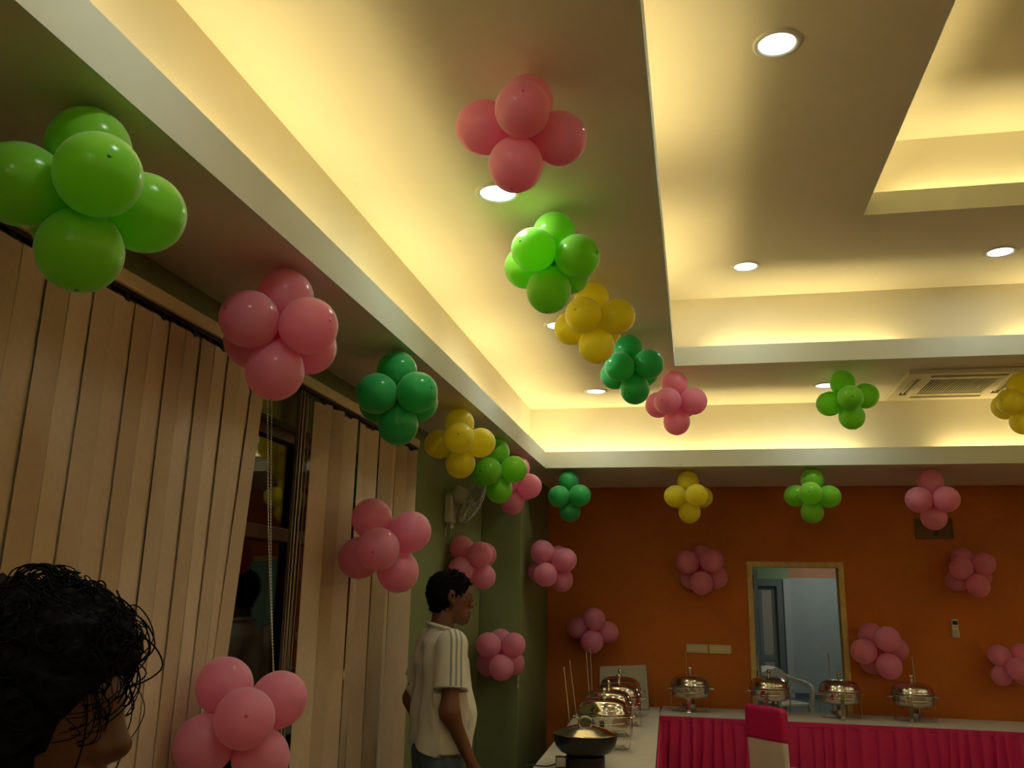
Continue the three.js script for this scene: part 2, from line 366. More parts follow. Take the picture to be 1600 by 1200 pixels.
// ------------------------------------------------------------------ wall fan
{
  const t = thing('wall_fan', 'white oscillating wall fan in the corner behind the balloons', 'fan', [XL, 2.2, -5.66]);
  mesh('control_box', bx(0, -0.10, -0.06, 0.055, 0.10, 0.06, 0.012), M.white, t);
  mesh('arm', [rod([0.03, 0.06, 0], [0.12, 0.09, 0], 0.018, 12), ball(0.12, 0.09, 0, 0.026)], M.white, t);
  mesh('knob', [ball(0.045, -0.125, 0.02, 0.016), rod([0.045, -0.10, 0.02], [0.045, -0.125, 0.02], 0.005)], M.white, t);
  mesh('pull_cord', [tube([[0.04, -0.12, -0.02], [0.03, -0.16, -0.02], [0.03, -0.19, -0.015]], 0.002, 16, 5), tube([[0.02, -0.1, 0.03], [0.01, -0.15, 0.03], [0.006, -0.19, 0.03]], 0.003, 16, 5)], M.white, t);
  const h = new THREE.Group(); h.name = 'fan_head'; h.position.set(0.13, 0.07, -0.01); t.add(h);
  h.quaternion.setFromUnitVectors(V(0, 0, 1), V(0.72, -0.38, -0.45).normalize());
  mesh('motor', lathe([[0, -0.11], [0.035, -0.105], [0.05, -0.08], [0.052, -0.03], [0.045, 0]], 24).rotateX(Math.PI / 2), M.white, h);
  const rings = [], Rg = 0.165;
  for (const z of [0, 1]) for (let k = 0; k < 6; k++) {
    const q = (k + 1) / 6, r = Rg * q; const g = new THREE.TorusGeometry(r, k === 5 ? 0.006 : 0.0022, 6, 40); g.translate(0, 0, z ? 0.05 + 0.05 * Math.sqrt(1 - q * q) : 0.05 - 0.05 * Math.sqrt(1 - q * q)); rings.push(g);
  }
  for (let k = 0; k < 36; k++) {
    const a = k / 36 * Math.PI * 2, c = Math.cos(a), s = Math.sin(a);
    for (const sg of [-1, 1]) rings.push(tube([0.2, 0.5, 0.8, 0.95, 1].map(q => [c * Rg * q, s * Rg * q, 0.05 + sg * 0.05 * Math.sqrt(1 - q * q)]), 0.0018, 8, 5));
  }
  mesh('guard', rings, M.white, h);
  for (let k = 0; k < 3; k++) {
    const sh = new THREE.Shape(); sh.moveTo(0.02, -0.015); sh.quadraticCurveTo(0.10, -0.07, 0.145, -0.03); sh.quadraticCurveTo(0.14, 0.05, 0.02, 0.02); sh.closePath();
    const g = new THREE.ExtrudeGeometry(sh, { depth: 0.003, bevelEnabled: false }); g.rotateX(0.35); g.translate(0, 0, 0.05); g.rotateZ(k * Math.PI * 2 / 3);
    mesh('blade', g, std({ color: '#c9ccc4', roughness: 0.4 }), h);
  }
  mesh('hub', lathe([[0, 0.085], [0.02, 0.08], [0.026, 0.05], [0.026, 0.02]], 20).rotateX(Math.PI / 2), M.white, h);
}

// ------------------------------------------------------------------ balloon clusters
{
  const LAT = {
    pink: ['#ffa6ca', '#e05a92'], lime: ['#98ee00', '#3a9a0c'], green: ['#00cc6a', '#046a3a'], yellow: ['#fff400', '#c0b004'],
  };
  const mats = {};
  for (const k in LAT) mats[k] = [
    phy({ color: LAT[k][0], roughness: 0.9, transmission: 0.5, thickness: 0, clearcoat: 0.8, clearcoatRoughness: 0.2, side: THREE.DoubleSide }),
    std({ color: LAT[k][1], roughness: 0.5 })];
  const prof = []; for (let i = 0; i <= 28; i++) {             // outer crown at +y, neck at -y
    const a = i / 28 * Math.PI * 0.955, y = Math.cos(a), x = Math.sin(a);
    prof.push([Math.max(i ? x : 0, 0.0001) * (1 - 0.035 * Math.max(0, -y)), y > 0 ? y * 1.03 : y * 1.06]);
  }
  prof.push([0.09, -1.13], [0.055, -1.22], [0.05, -1.26]);
  const skin = lathe(prof.reverse(), 36);
  const tipG = lathe([[0.075, -0.012], [0.05, 0.006], [0.028, 0.012], [0.018, 0.028], [0, 0.034]].map(p => [p[0], p[1] + 1.03]), 14);
  function cluster(colour, label, c, w, d, r, group) {
    const t = thing('balloon_cluster', label, 'balloons', c, 0, group);
    const ang = Math.hypot(...w) || 1e-9, q = new THREE.Quaternion().setFromAxisAngle(V(...w).divideScalar(ang), ang);
    for (const ax of [[0, 1, 0], [0, -1, 0], [1, 0, 0], [-1, 0, 0], [0, 0, 1], [0, 0, -1]]) {
      const dir = V(...ax).applyQuaternion(q);
      const b = mesh('balloon', skin, mats[colour][0], t);
      b.position.copy(dir).multiplyScalar(d);
      b.quaternion.setFromUnitVectors(V(0, 1, 0), dir);
      const s = r * (1 + rr(-0.02, 0.02)); b.scale.set(s, s * rr(0.99, 1.02), s);
      mesh('tip', tipG, mats[colour][1], b);
    }
    mesh('knot', ball(0, 0, 0, r * 0.22), mats[colour][1], t);
    return t;
  }
  const row1 = 'balloon clusters on the window side soffit', row2 = 'balloon clusters on the back soffit', row3 = 'balloon clusters on the middle ceiling', row4 = 'pink balloon clusters on blinds and walls';
  const list = [
    ['lime', "large lime green balloon cluster nearest the camera on the window side", [-1.221, 2.407, -1.443], [-0.053, 0.856, 0.066], 0.1166, 0.0851, row1],
    ['pink', "pink balloon cluster hanging in front of the long blind under the soffit", [-1.237, 2.399, -2.367], [-0.108, -0.37, 0.025], 0.1224, 0.0878, row1],
    ['green', "dark green balloon cluster hanging in front of the narrower blind", [-1.185, 2.412, -3.323], [-0.002, -0.494, 0.086], 0.1144, 0.083, row1],
    ['yellow', "yellow balloon cluster under the window side soffit at the blind end", [-1.221, 2.421, -4.447], [-0.075, 0.227, 0.068], 0.109, 0.0801, row1],
    ['lime', "lime green balloon cluster in front of the white wall fan", [-1.222, 2.408, -5.388], [-0.084, 2.8, 0.167], 0.1176, 0.0846, row1],
    ['pink', "pink balloon cluster in the corner overlapped by the lime cluster", [-1.247, 2.403, -6.06], [-0.152, -1.939, -0.048], 0.1198, 0.0869, row1],
    ['green', "small dark green balloon cluster on the back soffit next to the corner", [-0.963, 2.41, -6.816], [0.093, -0.639, 0.016], 0.1156, 0.0837, row2],
    ['yellow', "yellow balloon cluster on the back soffit left of the doorway", [-0.04, 2.409, -6.872], [-0.019, 2.111, 0.019], 0.1161, 0.0835, row2],
    ['lime', "lime green balloon cluster on the back soffit above the doorway", [0.868, 2.406, -6.833], [0.092, 2.911, -0.078], 0.1178, 0.085, row2],
    ['pink', "pink balloon cluster on the back soffit in front of the brown panel", [1.72, 2.387, -6.918], [0.08, -0.993, -0.025], 0.1284, 0.0927, row2],
    ['pink', "pink balloon cluster topmost in the picture beside a downlight", [-0.46, 2.933, -2.231], [-0.115, 0.213, -0.125], 0.1085, 0.0793, row3],
    ['lime', "lime green balloon cluster on the middle ceiling between pink and yellow clusters", [-0.523, 2.911, -3.174], [-0.105, -2.012, 0.009], 0.1221, 0.086, row3],
    ['yellow', "yellow balloon cluster on the middle ceiling covering a downlight", [-0.445, 2.915, -3.975], [-0.149, 2.816, -0.039], 0.1191, 0.0856, row3],
    ['green', "dark green balloon cluster on the middle ceiling behind the yellow one", [-0.33, 2.915, -4.884], [-0.064, 1.022, 0.124], 0.1193, 0.0852, row3],
    ['pink', "pink balloon cluster on the middle ceiling at the corner of the raised tray", [-0.101, 2.906, -5.763], [-0.01, 2.738, 0.123], 0.1245, 0.0888, row3],
    ['lime', "lime green balloon cluster on the middle ceiling beside the air conditioner", [1.003, 2.926, -5.88], [0.11, -0.015, 0.2], 0.1135, 0.0826, row3],
    ['yellow', "yellow balloon cluster cut by the right picture edge at the air conditioner", [2.078, 2.893, -5.984], [0.002, -0.9, -0.04], 0.113, 0.0832, row3],
    ['pink', "pink balloon cluster fixed to the narrower blind left of the man", [-1.309, 1.832, -3.608], [-2.571, 1.586, 0.316], 0.1232, 0.0884, row4],
    ['pink', "pink balloon cluster on the olive wall just above the man's head", [-1.463, 1.847, -5.753], [2.537, 0.933, -1.14], 0.1159, 0.0844, row4],
    ['pink', "pink balloon cluster on the pillar edge beside the orange wall", [-1.103, 1.87, -6.85], [-0.642, 2.602, 0.693], 0.1312, 0.091, row4],
    ['pink', "pink balloon cluster low on the olive pillar right of the man", [-1.41, 1.223, -6.458], [1.323, 1.153, 2.367], 0.127, 0.0885, row4],
    ['pink', "large pink balloon cluster low on the blinds beside the curly haired person", [-1.36, 1.241, -2.579], [-1.609, -2.696, -1.613], 0.1187, 0.0862, row4],
    ['pink', "pink balloon cluster on the orange wall left of the doorway top", [0.045, 1.891, -7.746], [-1.237, -0.22, 1.661], 0.1467, 0.0973, row4],
    ['pink', "pink balloon cluster on the orange wall above the white carton", [-0.889, 1.367, -7.752], [-0.8, 0.22, -0.029], 0.1309, 0.0928, row4],
    ['pink', "pink balloon cluster high on the orange wall above the remote control", [2.164, 1.898, -7.761], [-1.861, -1.872, 1.397], 0.1275, 0.0898, row4],
    ['pink', "pink balloon cluster on the orange wall right beside the doorway", [1.425, 1.271, -7.733], [-1.233, -0.656, 1.981], 0.148, 0.0978, row4],
    ['pink', "pink balloon cluster on the orange wall cut by the right picture edge", [2.384, 1.193, -7.753], [-1.322, 0.648, -0.409], 0.108, 0.08, row4],
  ];
  for (const a of list) cluster(...a);
}

// ------------------------------------------------------------------ things on the orange wall
{
  // two switch boards
  for (const [x, n, lab] of [[-0.012, 0, 'left half of the cream switch board pair on the orange wall'], [0.181, 1, 'right half of the cream switch board pair next to the doorway']]) {
    const t = thing('switch_board', lab, 'switch', [x, 1.232, ZB], 0, 'switch boards left of the doorway');
    mesh('plate', bx(-0.092, -0.036, 0, 0.092, 0.036, 0.012, 0.004), std({ color: '#d9c99a', roughness: 0.4 }), t);
    for (let k = 0; k < 6; k++) mesh('rocker', bx(-0.076 + k * 0.0258, -0.018, 0.011, -0.054 + k * 0.0258, 0.018, 0.0165, 0.002), std({ color: '#e2d5ac', roughness: 0.35 }), t);
  }
  // remote in its holder
  const t = thing('remote_control', 'small white remote control in a holder on the orange wall', 'remote', [2.053, 1.455, ZB]);
  mesh('holder', bx(-0.028, -0.075, 0, 0.028, -0.01, 0.03, 0.005), std({ color: '#cfc9b4', roughness: 0.5 }), t);
  mesh('body', bx(-0.024, -0.068, 0.006, 0.024, 0.068, 0.026, 0.008), M.plastic, t);
  mesh('screen', bx(-0.019, 0.026, 0.024, 0.019, 0.058, 0.0275, 0.001), std({ color: '#3b403a', roughness: 0.2 }), t);
  for (const [bx0, by0] of [[-0.010, 0.010], [0.010, 0.010], [0, -0.03]]) mesh('button', bx(bx0 - 0.006, by0 - 0.004, 0.025, bx0 + 0.006, by0 + 0.004, 0.0285, 0.001), std({ color: '#8a8a82', roughness: 0.5 }), t);
  // dark vent panel
  const v = thing('vent_panel', 'dark brown rectangular panel high on the orange wall below pink balloons', 'vent', [1.966, 2.258, ZB]);
  mesh('plate', bx(-0.147, -0.085, 0, 0.147, 0.085, 0.012, 0.003), std({ color: '#6b4a26', roughness: 0.6 }), v);
  mesh('rim', [bx(-0.147, 0.073, 0.01, 0.147, 0.085, 0.018), bx(-0.147, -0.085, 0.01, 0.147, -0.073, 0.018), bx(-0.147, -0.085, 0.01, -0.135, 0.085, 0.018), bx(0.135, -0.085, 0.01, 0.147, 0.085, 0.018)], std({ color: '#75522c', roughness: 0.6 }), v);
  mesh('emblem', new THREE.CylinderGeometry(0.028, 0.028, 0.006, 6).rotateX(Math.PI / 2).translate(0.012, -0.035, 0.013), std({ color: '#40381c', roughness: 0.6 }), v);
}

// ------------------------------------------------------------------ doorway and the hall beyond
{
  const d = struct('door_1', 'open doorway with a beige wooden frame in the orange wall', 'door');
  const x0 = 0.428, x1 = 1.224, y1 = 1.972, fw = 0.046;
  mesh('frame', [bx(x0, 0, ZB - 0.13, x0 + fw, y1, ZB + 0.012, 0.003), bx(x1 - fw, 0, ZB - 0.13, x1, y1, ZB + 0.012, 0.004), bx(x0 + fw - 0.003, y1 - fw, ZB - 0.129, x1 - fw + 0.003, y1 - 0.0015, ZB + 0.0105)], M.wood, d);
  const leaf = new THREE.Group(); leaf.name = 'door_leaf'; leaf.position.set(x0 + fw + 0.004, 0, ZB - 0.1); leaf.rotation.y = R(83); d.add(leaf);
  mesh('panel', bx(0, 0.01, -0.035, 0.70, y1 - fw - 0.006, 0, 0.003), std({ color: '#7d8f9a', roughness: 0.4 }), leaf);
  mesh('edge', bx(0.70, 0.01, -0.036, 0.712, y1 - fw - 0.006, 0.001), M.dark, leaf);
  mesh('handle', [rod([0.64, 1.13, -0.035], [0.64, 1.13, -0.085], 0.008), rod([0.64, 1.13, -0.082], [0.53, 1.13, -0.082], 0.009), bx(0.62, 1.03, -0.041, 0.66, 1.20, -0.034, 0.002)], M.black, leaf);
  for (const y of [1.80, 1.0, 0.25]) mesh('hinge', bx(x0 + fw - 0.003, y - 0.06, ZB - 0.105, x0 + fw + 0.012, y + 0.06, ZB - 0.075, 0.002), M.dark, d);

  const hx0 = -1.2, hx1 = 4.2, hz = -17.0, hy = 2.75, zb = ZB - 0.12;
  const hall = struct('hall_shell', 'pale blue and peach painted hall seen through the doorway', 'room');
  const blue = std({ map: paint('#b9c6c0', 0.05, 1.2, 6, 31), roughness: 0.6 }), peach = std({ map: paint('#d49a70', 0.05, 1.2, 6, 33), roughness: 0.7 }), mint = std({ map: paint('#9fb98c', 0.05, 1.2, 6, 35), roughness: 0.7 });
  mesh('hall_floor', bx(hx0, -0.1, hz, hx1, 0, zb), std({ color: '#6f7674', roughness: 0.3 }), hall);
  mesh('hall_ceiling', bx(hx0, hy, hz - 0.2, hx1, hy + 0.1, zb), M.ceil, hall);
  mesh('far_wall_blue', bx(1.65, 0, hz - 0.15, hx1, 2.085, hz), blue, hall);
  mesh('far_wall_peach', bx(1.65, 2.085, hz - 0.15, hx1, hy, hz), peach, hall);
  mesh('far_wall_mint', [bx(hx0, 2.06, hz - 0.15, 1.65, hy, hz), bx(hx0, 0, hz - 0.15, 1.04, 2.06, hz)], mint, hall);
  mesh('side_wall', [bx(hx0 - 0.15, 0, hz - 0.15, hx0, hy, zb), bx(hx1, 0, hz - 0.15, hx1 + 0.15, hy, zb)], mint, hall);
  mesh('skirting', bx(1.65, 0, hz, hx1, 0.09, hz + 0.012), std({ color: '#66757c', roughness: 0.5 }), hall);
  const d2 = struct('door_2', 'grey door with a pale frosted pane at the far end of the hall', 'door');
  mesh('jamb', bx(1.545, 0, hz - 0.15, 1.65, 2.06, hz + 0.06, 0.005), std({ color: '#c9d3cf', roughness: 0.5 }), d2);
  mesh('frame', [bx(1.43, 0, hz - 0.12, 1.545, 1.93, hz + 0.03), bx(1.04, 1.93, hz - 0.12, 1.545, 2.06, hz + 0.03), bx(1.04, 0, hz - 0.12, 1.10, 1.93, hz + 0.03)], std({ color: '#7d8782', roughness: 0.5 }), d2);
  const l2 = mesh('leaf', [bx(1.10, 0, hz - 0.09, 1.17, 1.93, hz - 0.05), bx(1.35, 0, hz - 0.09, 1.43, 1.93, hz - 0.05), bx(1.17, 1.87, hz - 0.09, 1.35, 1.93, hz - 0.05), bx(1.17, 0.62, hz - 0.09, 1.35, 0.72, hz - 0.05), bx(1.17, 0, hz - 0.09, 1.35, 0.06, hz - 0.05)], std({ color: '#8b948e', roughness: 0.5 }), d2);
  mesh('pane', bx(1.17, 0.72, hz - 0.078, 1.35, 1.87, hz - 0.066), std({ color: '#c9c2b2', roughness: 0.3 }), d2);
  mesh('pane', bx(1.17, 0.06, hz - 0.078, 1.35, 0.62, hz - 0.066), std({ color: '#c9c2b2', roughness: 0.3 }), d2);
  mesh('door_back', bx(1.04, 0, hz - 0.15, 1.65, 2.06, hz - 0.13), std({ color: '#5d6560', roughness: 0.6 }), d2);
  for (const z of [-10.2, -13.2, -15.9]) {
    const t = thing('ceiling_panel_light', 'white ceiling panel light in the hall beyond the doorway', 'light', [2.2, hy, z], 0, 'panel lights of the hall');
    mesh('frame', bx(-0.32, -0.03, -0.17, 0.32, 0, 0.17, 0.004), M.white, t);
    mesh('diffuser', bx(-0.3, -0.033, -0.15, 0.3, -0.029, 0.15), glow(HALL_C, 3), t);
    area(t, HALL_C, HALL_L, 0.6, 0.3, [0, -0.04, 0], [0, -1, 0]);
  }
  // white plastic armchair
  const c = thing('plastic_armchair', 'white moulded plastic armchair standing in the hall beyond the doorway', 'chair', [1.02, 0, -12.0], R(35));
  const chairMat = std({ color: '#ece4c8', roughness: 0.35 });
  const seat = new THREE.Shape(); seat.moveTo(-0.22, -0.21); seat.lineTo(0.22, -0.21); seat.quadraticCurveTo(0.26, 0, 0.235, 0.22); seat.lineTo(-0.235, 0.22); seat.quadraticCurveTo(-0.26, 0, -0.22, -0.21);
  const sg = new THREE.ExtrudeGeometry(seat, { depth: 0.02, bevelEnabled: true, bevelSize: 0.008, bevelThickness: 0.006, bevelSegments: 2 }); sg.rotateX(-Math.PI / 2); sg.translate(0, 0.40, 0);
  mesh('seat', sg, chairMat, c);
  const bk = new THREE.Shape(); bk.moveTo(-0.20, 0); bk.lineTo(0.20, 0); bk.lineTo(0.235, 0.30); bk.quadraticCurveTo(0.2, 0.42, 0, 0.43); bk.quadraticCurveTo(-0.2, 0.42, -0.235, 0.30); bk.closePath();
  for (const k of [-1.5, -0.5, 0.5, 1.5]) { const h = new THREE.Path(); h.moveTo(k * 0.085 - 0.014, 0.08); h.lineTo(k * 0.085 - 0.014, 0.30); h.lineTo(k * 0.085 + 0.014, 0.30); h.lineTo(k * 0.085 + 0.014, 0.08); bk.holes.push(h); }
  const bg = new THREE.ExtrudeGeometry(bk, { depth: 0.016, bevelEnabled: true, bevelSize: 0.006, bevelThickness: 0.005, bevelSegments: 2 });
  { const p = bg.attributes.position; for (let i = 0; i < p.count; i++) p.setZ(i, p.getZ(i) + 1.2 * p.getX(i) ** 2); bg.computeVertexNormals(); }
  bg.rotateX(-0.22); bg.translate(0, 0.41, -0.22); mesh('backrest', bg, chairMat, c);
  for (const s of [-1, 1]) {
    mesh('armrest', tube([[s * 0.225, 0.72, -0.26], [s * 0.27, 0.68, -0.12], [s * 0.285, 0.65, 0.08], [s * 0.27, 0.60, 0.22], [s * 0.25, 0.40, 0.23]], 0.03, 24, 8), chairMat, c);
    mesh('leg', rod([s * 0.27, 0, 0.26], [s * 0.24, 0.42, 0.21], 0.020, 8, 0.036), chairMat, c);
    mesh('leg', rod([s * 0.25, 0, -0.30], [s * 0.21, 0.42, -0.21], 0.020, 8, 0.036), chairMat, c);
  }
}

// ------------------------------------------------------------------ buffet tables, cloths and skirts
const LT = new THREE.Group();                                 // frame of the left-hand table: a little askew
LT.position.set(-0.63, 0, -7.3); LT.rotation.y = R(1.8);
LT.updateMatrix();
const onLeft = (x, z) => { const p = V(x, 0, z).applyMatrix4(LT.matrix); return [p.x, p.z]; };
{
  const tbl = (name, label, w, l, pos, turn) => {
    const t = thing(name, label, 'table', pos, turn);
    mesh('tabletop', bx(-w / 2 + 0.01, TH - 0.04, -l / 2 + 0.01, w / 2 - 0.01, TH - 0.009, l / 2 - 0.01, 0.004), M.brown, t);
    for (const sx of [-1, 1]) for (const sz of [-1, 1]) mesh('leg', bx(sx * (w / 2 - 0.08) - 0.015, 0, sz * (l / 2 - 0.1) - 0.015, sx * (w / 2 - 0.08) + 0.015, TH - 0.03, sz * (l / 2 - 0.1) + 0.015), M.steelRough, t);
    return t;
  };
  tbl('buffet_table', 'long buffet table against the orange wall under white cloth', 3.94, 0.60, [1.64, 0, -7.59], 0);
  const [lx, lz] = onLeft(0, 1.2);
  tbl('buffet_table', 'buffet table running from the corner towards the camera under white cloth', 0.62, 3.3, [lx, 0, lz], R(1.8));
  // cloths: thin covers with softly rounded edges and faint creases
  const cloth = (label, w, l, pos, turn, dy) => {
    const g = new THREE.BoxGeometry(w, 0.006, l, 60, 1, 60); const p = g.attributes.position;
    for (let i = 0; i < p.count; i++) if (p.getY(i) > 0) {
      const x = p.getX(i) + pos[0], z = p.getZ(i) + pos[2];
      p.setY(i, p.getY(i) + 0.0015 * perlin.noise(x * 4, z * 4, 2) + 0.001 * perlin.noise(x * 11, z * 11, 5));
    }
    g.computeVertexNormals(); uvm(g);
    const m = mesh('tablecloth', g, M.cloth); m.position.set(pos[0], TH - 0.003 + dy, pos[2]); m.rotation.y = turn;
    tag(m, label, 'tablecloth');
  };
  cloth('off-white cloth on the long table against the orange wall', 3.93, 0.615, [1.652, 0, -7.59], 0, -0.0005);
  cloth('off-white cloth on the table leading from the corner', 0.63, 3.32, [lx, 0, lz], R(1.8), 0.0015);
  // pleated skirts
  const skirt = (label, pts, pos, turn) => {                  // pts: [x0, x1] along local x, hangs from TH to the floor, pleats towards +z
    const [a, b] = pts, len = b - a, nx = Math.round(len / 0.006), ny = 10;
    const g = new THREE.PlaneGeometry(len, TH - 0.012, nx, ny), p = g.attributes.position;
    for (let i = 0; i < p.count; i++) {
      const x = p.getX(i) + len / 2, y = p.getY(i) + (TH - 0.012) / 2, down = 1 - y / (TH - 0.012);
      const ph = x / 0.092 + 0.9 * perlin.noise(x * 3.1, 0.3, a + 3) + 0.35 * perlin.noise(x * 7, down * 1.5, 1);
      const amp = 0.6 + 0.4 * perlin.noise(x * 4.3, 1.7, a), q = ph - Math.floor(ph);
      const f = q < 0.28 ? Math.sin(q / 0.28 * Math.PI / 2) : Math.pow(Math.cos((q - 0.28) / 0.72 * Math.PI / 2), 1.3);   // a pleat: steep on one side, falling softly on the other
      p.setZ(i, 0.003 + amp * f * (0.012 + 0.050 * Math.min(1, down * 1.5 + 0.1)) + 0.012 * down);
      p.setX(i, a + x - 0.018 * f * Math.min(1, down * 2));
      p.setY(i, y + 0.003);
    }
    g.computeVertexNormals();
    const t = thing('table_skirt', label, 'table skirt', pos, turn);
    mesh('pleats', g, M.skirt, t);
    mesh('top_band', bx(a, TH - 0.04, 0.001, b, TH - 0.004, 0.012, 0.003), M.skirt, t);
    return t;
  };
  skirt('magenta pleated skirt along the front of the long table', [-0.30, 3.6], [0, 0, -7.282], 0);
  const [sx, sz] = onLeft(0.318, 1.405);
  skirt('magenta pleated skirt on the inner side of the corner table', [-1.38, 1.38], [sx, 0, sz], R(1.8) + Math.PI / 2);
}

// ------------------------------------------------------------------ chafing dishes, pot, utensils
{
  const dish = (label, x, z, turn, s = 1) => {
    const t = thing('chafing_dish', label, 'chafing dish', [x, TH + 0.0035, z], turn, 'steel chafing dishes on the buffet'); t.scale.setScalar(s);
    mesh('water_pan', lathe([[0, 0.106], [0.10, 0.106], [0.130, 0.112], [0.145, 0.126], [0.150, 0.148], [0.150, 0.186], [0.160, 0.190], [0.161, 0.197], [0.146, 0.198], [0.14, 0.15], [0, 0.13]], 48), M.steel, t);
    const lid = mesh('lid', lathe([[0, 0.286], [0.06, 0.285], [0.100, 0.278], [0.126, 0.265], [0.143, 0.246], [0.149, 0.228], [0.150, 0.219], [0.156, 0.216], [0.158, 0.208], [0.160, 0.201], [0.154, 0.199], [0.14, 0.215], [0.11, 0.262], [0, 0.278]].reverse(), 48), M.steel, t);
    mesh('knob', [lathe([[0.0001, 0.345], [0.010, 0.342], [0.016, 0.334], [0.0165, 0.324], [0.011, 0.315], [0.007, 0.310], [0.009, 0.304], [0.013, 0.299], [0.008, 0.293], [0.016, 0.289], [0.022, 0.284]].reverse(), 20)], M.steel, lid);
    for (const q of [-1, 1]) mesh('handle', [tube([[q * 0.148, 0.175, -0.03], [q * 0.180, 0.178, -0.024], [q * 0.180, 0.178, 0.024], [q * 0.148, 0.175, 0.03]], 0.006, 16, 8), ball(q * 0.186, 0.178, 0, 0.010)], M.steel, t);
    for (let k = 0; k < 4; k++) {
      const a = Math.PI / 2 + 0.34 + k * Math.PI / 2, c = Math.cos(a), w = Math.sin(a), strip = [];
      const P = [[0.152, 0.180], [0.155, 0.12], [0.155, 0.03], [0.150, 0.010], [0.136, 0.004], [0.120, 0.010], [0.110, 0.026]];
      for (let i = 0; i < P.length - 1; i++) {
        const dx = P[i + 1][0] - P[i][0], dy = P[i + 1][1] - P[i][1], L = Math.hypot(dx, dy);
        const g = new THREE.BoxGeometry(0.004, L + 0.003, 0.026); g.rotateZ(Math.atan2(-dx, dy)); g.translate((P[i][0] + P[i + 1][0]) / 2, (P[i][1] + P[i + 1][1]) / 2, 0); g.rotateY(-a); strip.push(g);
      }
      mesh('leg', strip, M.steel, t);
    }
    mesh('stand_ring', new THREE.TorusGeometry(0.152, 0.004, 8, 48).rotateX(Math.PI / 2).translate(0, 0.155, 0), M.steel, t);
    mesh('fuel_holder', [lathe([[0, 0.012], [0.038, 0.012], [0.04, 0.055], [0.030, 0.058], [0.028, 0.05], [0, 0.05]], 24), bx(-0.13, 0.012, -0.012, 0.13, 0.016, 0.012)], M.steelRough, t);
    return t;
  };
  const ladle = (label, base, tip, r = 0.004) => {              // handle from bowl (in the dish) to its free end
    const t = thing('serving_ladle', label, 'ladle', base, 0, 'serving ladles on the buffet');
    const e = V(tip[0] - base[0], tip[1] - base[1], tip[2] - base[2]);
    mesh('handle', [rod([0, 0, 0], [e.x, e.y, e.z], r, 8, r * 0.9), ball(e.x, e.y, e.z, r * 1.8, 1, 0.8, 1)], M.steelRough, t);
    mesh('bowl', lathe([[0, -0.03], [0.018, -0.026], [0.028, -0.012], [0.031, 0], [0.028, 0], [0.016, -0.022], [0, -0.026]], 18), M.steelRough, t);
  };
  const D = [
    ['chafing dish on the long table nearest the corner, below the switch boards', -0.075, -7.57, 0.25],
    ['chafing dish in front of the doorway, partly behind the magenta chair', 0.545, -7.60, 0.1],
    ['chafing dish at the right door jamb, third on the long table', 1.075, -7.58, 0.3],
    ['rightmost chafing dish on the long table', 1.615, -7.60, 0.0]];
  for (const a of D) dish(...a);
  const L = [
    ['chafing dish right behind the black pot on the corner table', -0.565, -5.52, 0.35],
    ['second chafing dish behind the black pot on the corner table', -0.59, -6.05, 0.2],
    ['third chafing dish behind the black pot on the corner table', -0.565, -6.56, 0.3],
    ['chafing dish at the far end of the corner table beside the white carton', -0.60, -7.08, 0.15]];
  for (const a of L) dish(...a);
  ladle('ladle standing behind the chafing dish below the switch boards', [-0.11, TH + 0.034, -7.81], [-0.105, 1.21, -7.83], 0.003);
  ladle('ladle standing in the doorway chafing dish', [0.50, TH + 0.034, -7.81], [0.475, 1.20, -7.85], 0.0045);
  ladle('thick ladle leaning at the chafing dish beside the right door jamb', [1.05, TH + 0.034, -7.81], [1.04, 1.225, -7.84], 0.0045);
  ladle('ladle standing behind the rightmost chafing dish', [1.70, TH + 0.034, -7.81], [1.685, 1.215, -7.85], 0.0045);
  ladle('thin serving spoon with the longest handle left of the front chafing dish', [-0.775, TH + 0.034, -5.62], [-0.835, 1.20, -5.70], 0.003);
  ladle('thin serving spoon just right of the longest one at the front dish', [-0.745, TH + 0.034, -5.74], [-0.81, 1.235, -5.78], 0.003);
  ladle('thin serving spoon leaning at the far chafing dishes', [-0.79, TH + 0.034, -6.75], [-0.835, 1.23, -6.86], 0.003);
  ladle('second thin serving spoon leaning at the far chafing dishes', [-0.79, TH + 0.034, -6.9], [-0.815, 1.255, -6.95], 0.003);

  // black electric pot with steel lid
  const p = thing('electric_pot', 'black electric pot with a shiny steel lid at the table front', 'pot', [-0.60, TH + 0.0035, -4.88], 0.2);
  mesh('body', lathe([[0, 0.06], [0.085, 0.062], [0.13, 0.082], [0.158, 0.115], [0.168, 0.150], [0.170, 0.168], [0.172, 0.172], [0.163, 0.172], [0.155, 0.12], [0, 0.08]], 56), M.black, p);
  mesh('base', lathe([[0, 0], [0.098, 0], [0.104, 0.004], [0.104, 0.055], [0.095, 0.066], [0, 0.066]], 40), M.black, p);
  const lid = mesh('lid', lathe([[0, 0.218], [0.02, 0.217], [0.06, 0.210], [0.11, 0.196], [0.15, 0.180], [0.171, 0.176], [0.173, 0.172], [0.168, 0.170], [0.1, 0.19], [0, 0.21]].reverse(), 56), M.steel, p);
  mesh('loop_handle', [tube([[-0.032, 0.214, 0], [-0.03, 0.238, 0], [-0.012, 0.252, 0], [0.012, 0.252, 0], [0.03, 0.238, 0], [0.032, 0.214, 0]], 0.006, 24, 8)], M.steel, lid);
  mesh('control', [bx(-0.155, 0.006, -0.03, -0.10, 0.055, 0.03, 0.006)], M.steelRough, p);
  mesh('cable', tube([[-0.15, 0.02, 0.0], [-0.19, 0.008, 0.01], [-0.27, 0.006, -0.01], [-0.315, 0.006, 0.0]], 0.0035, 24, 6), M.black, p);

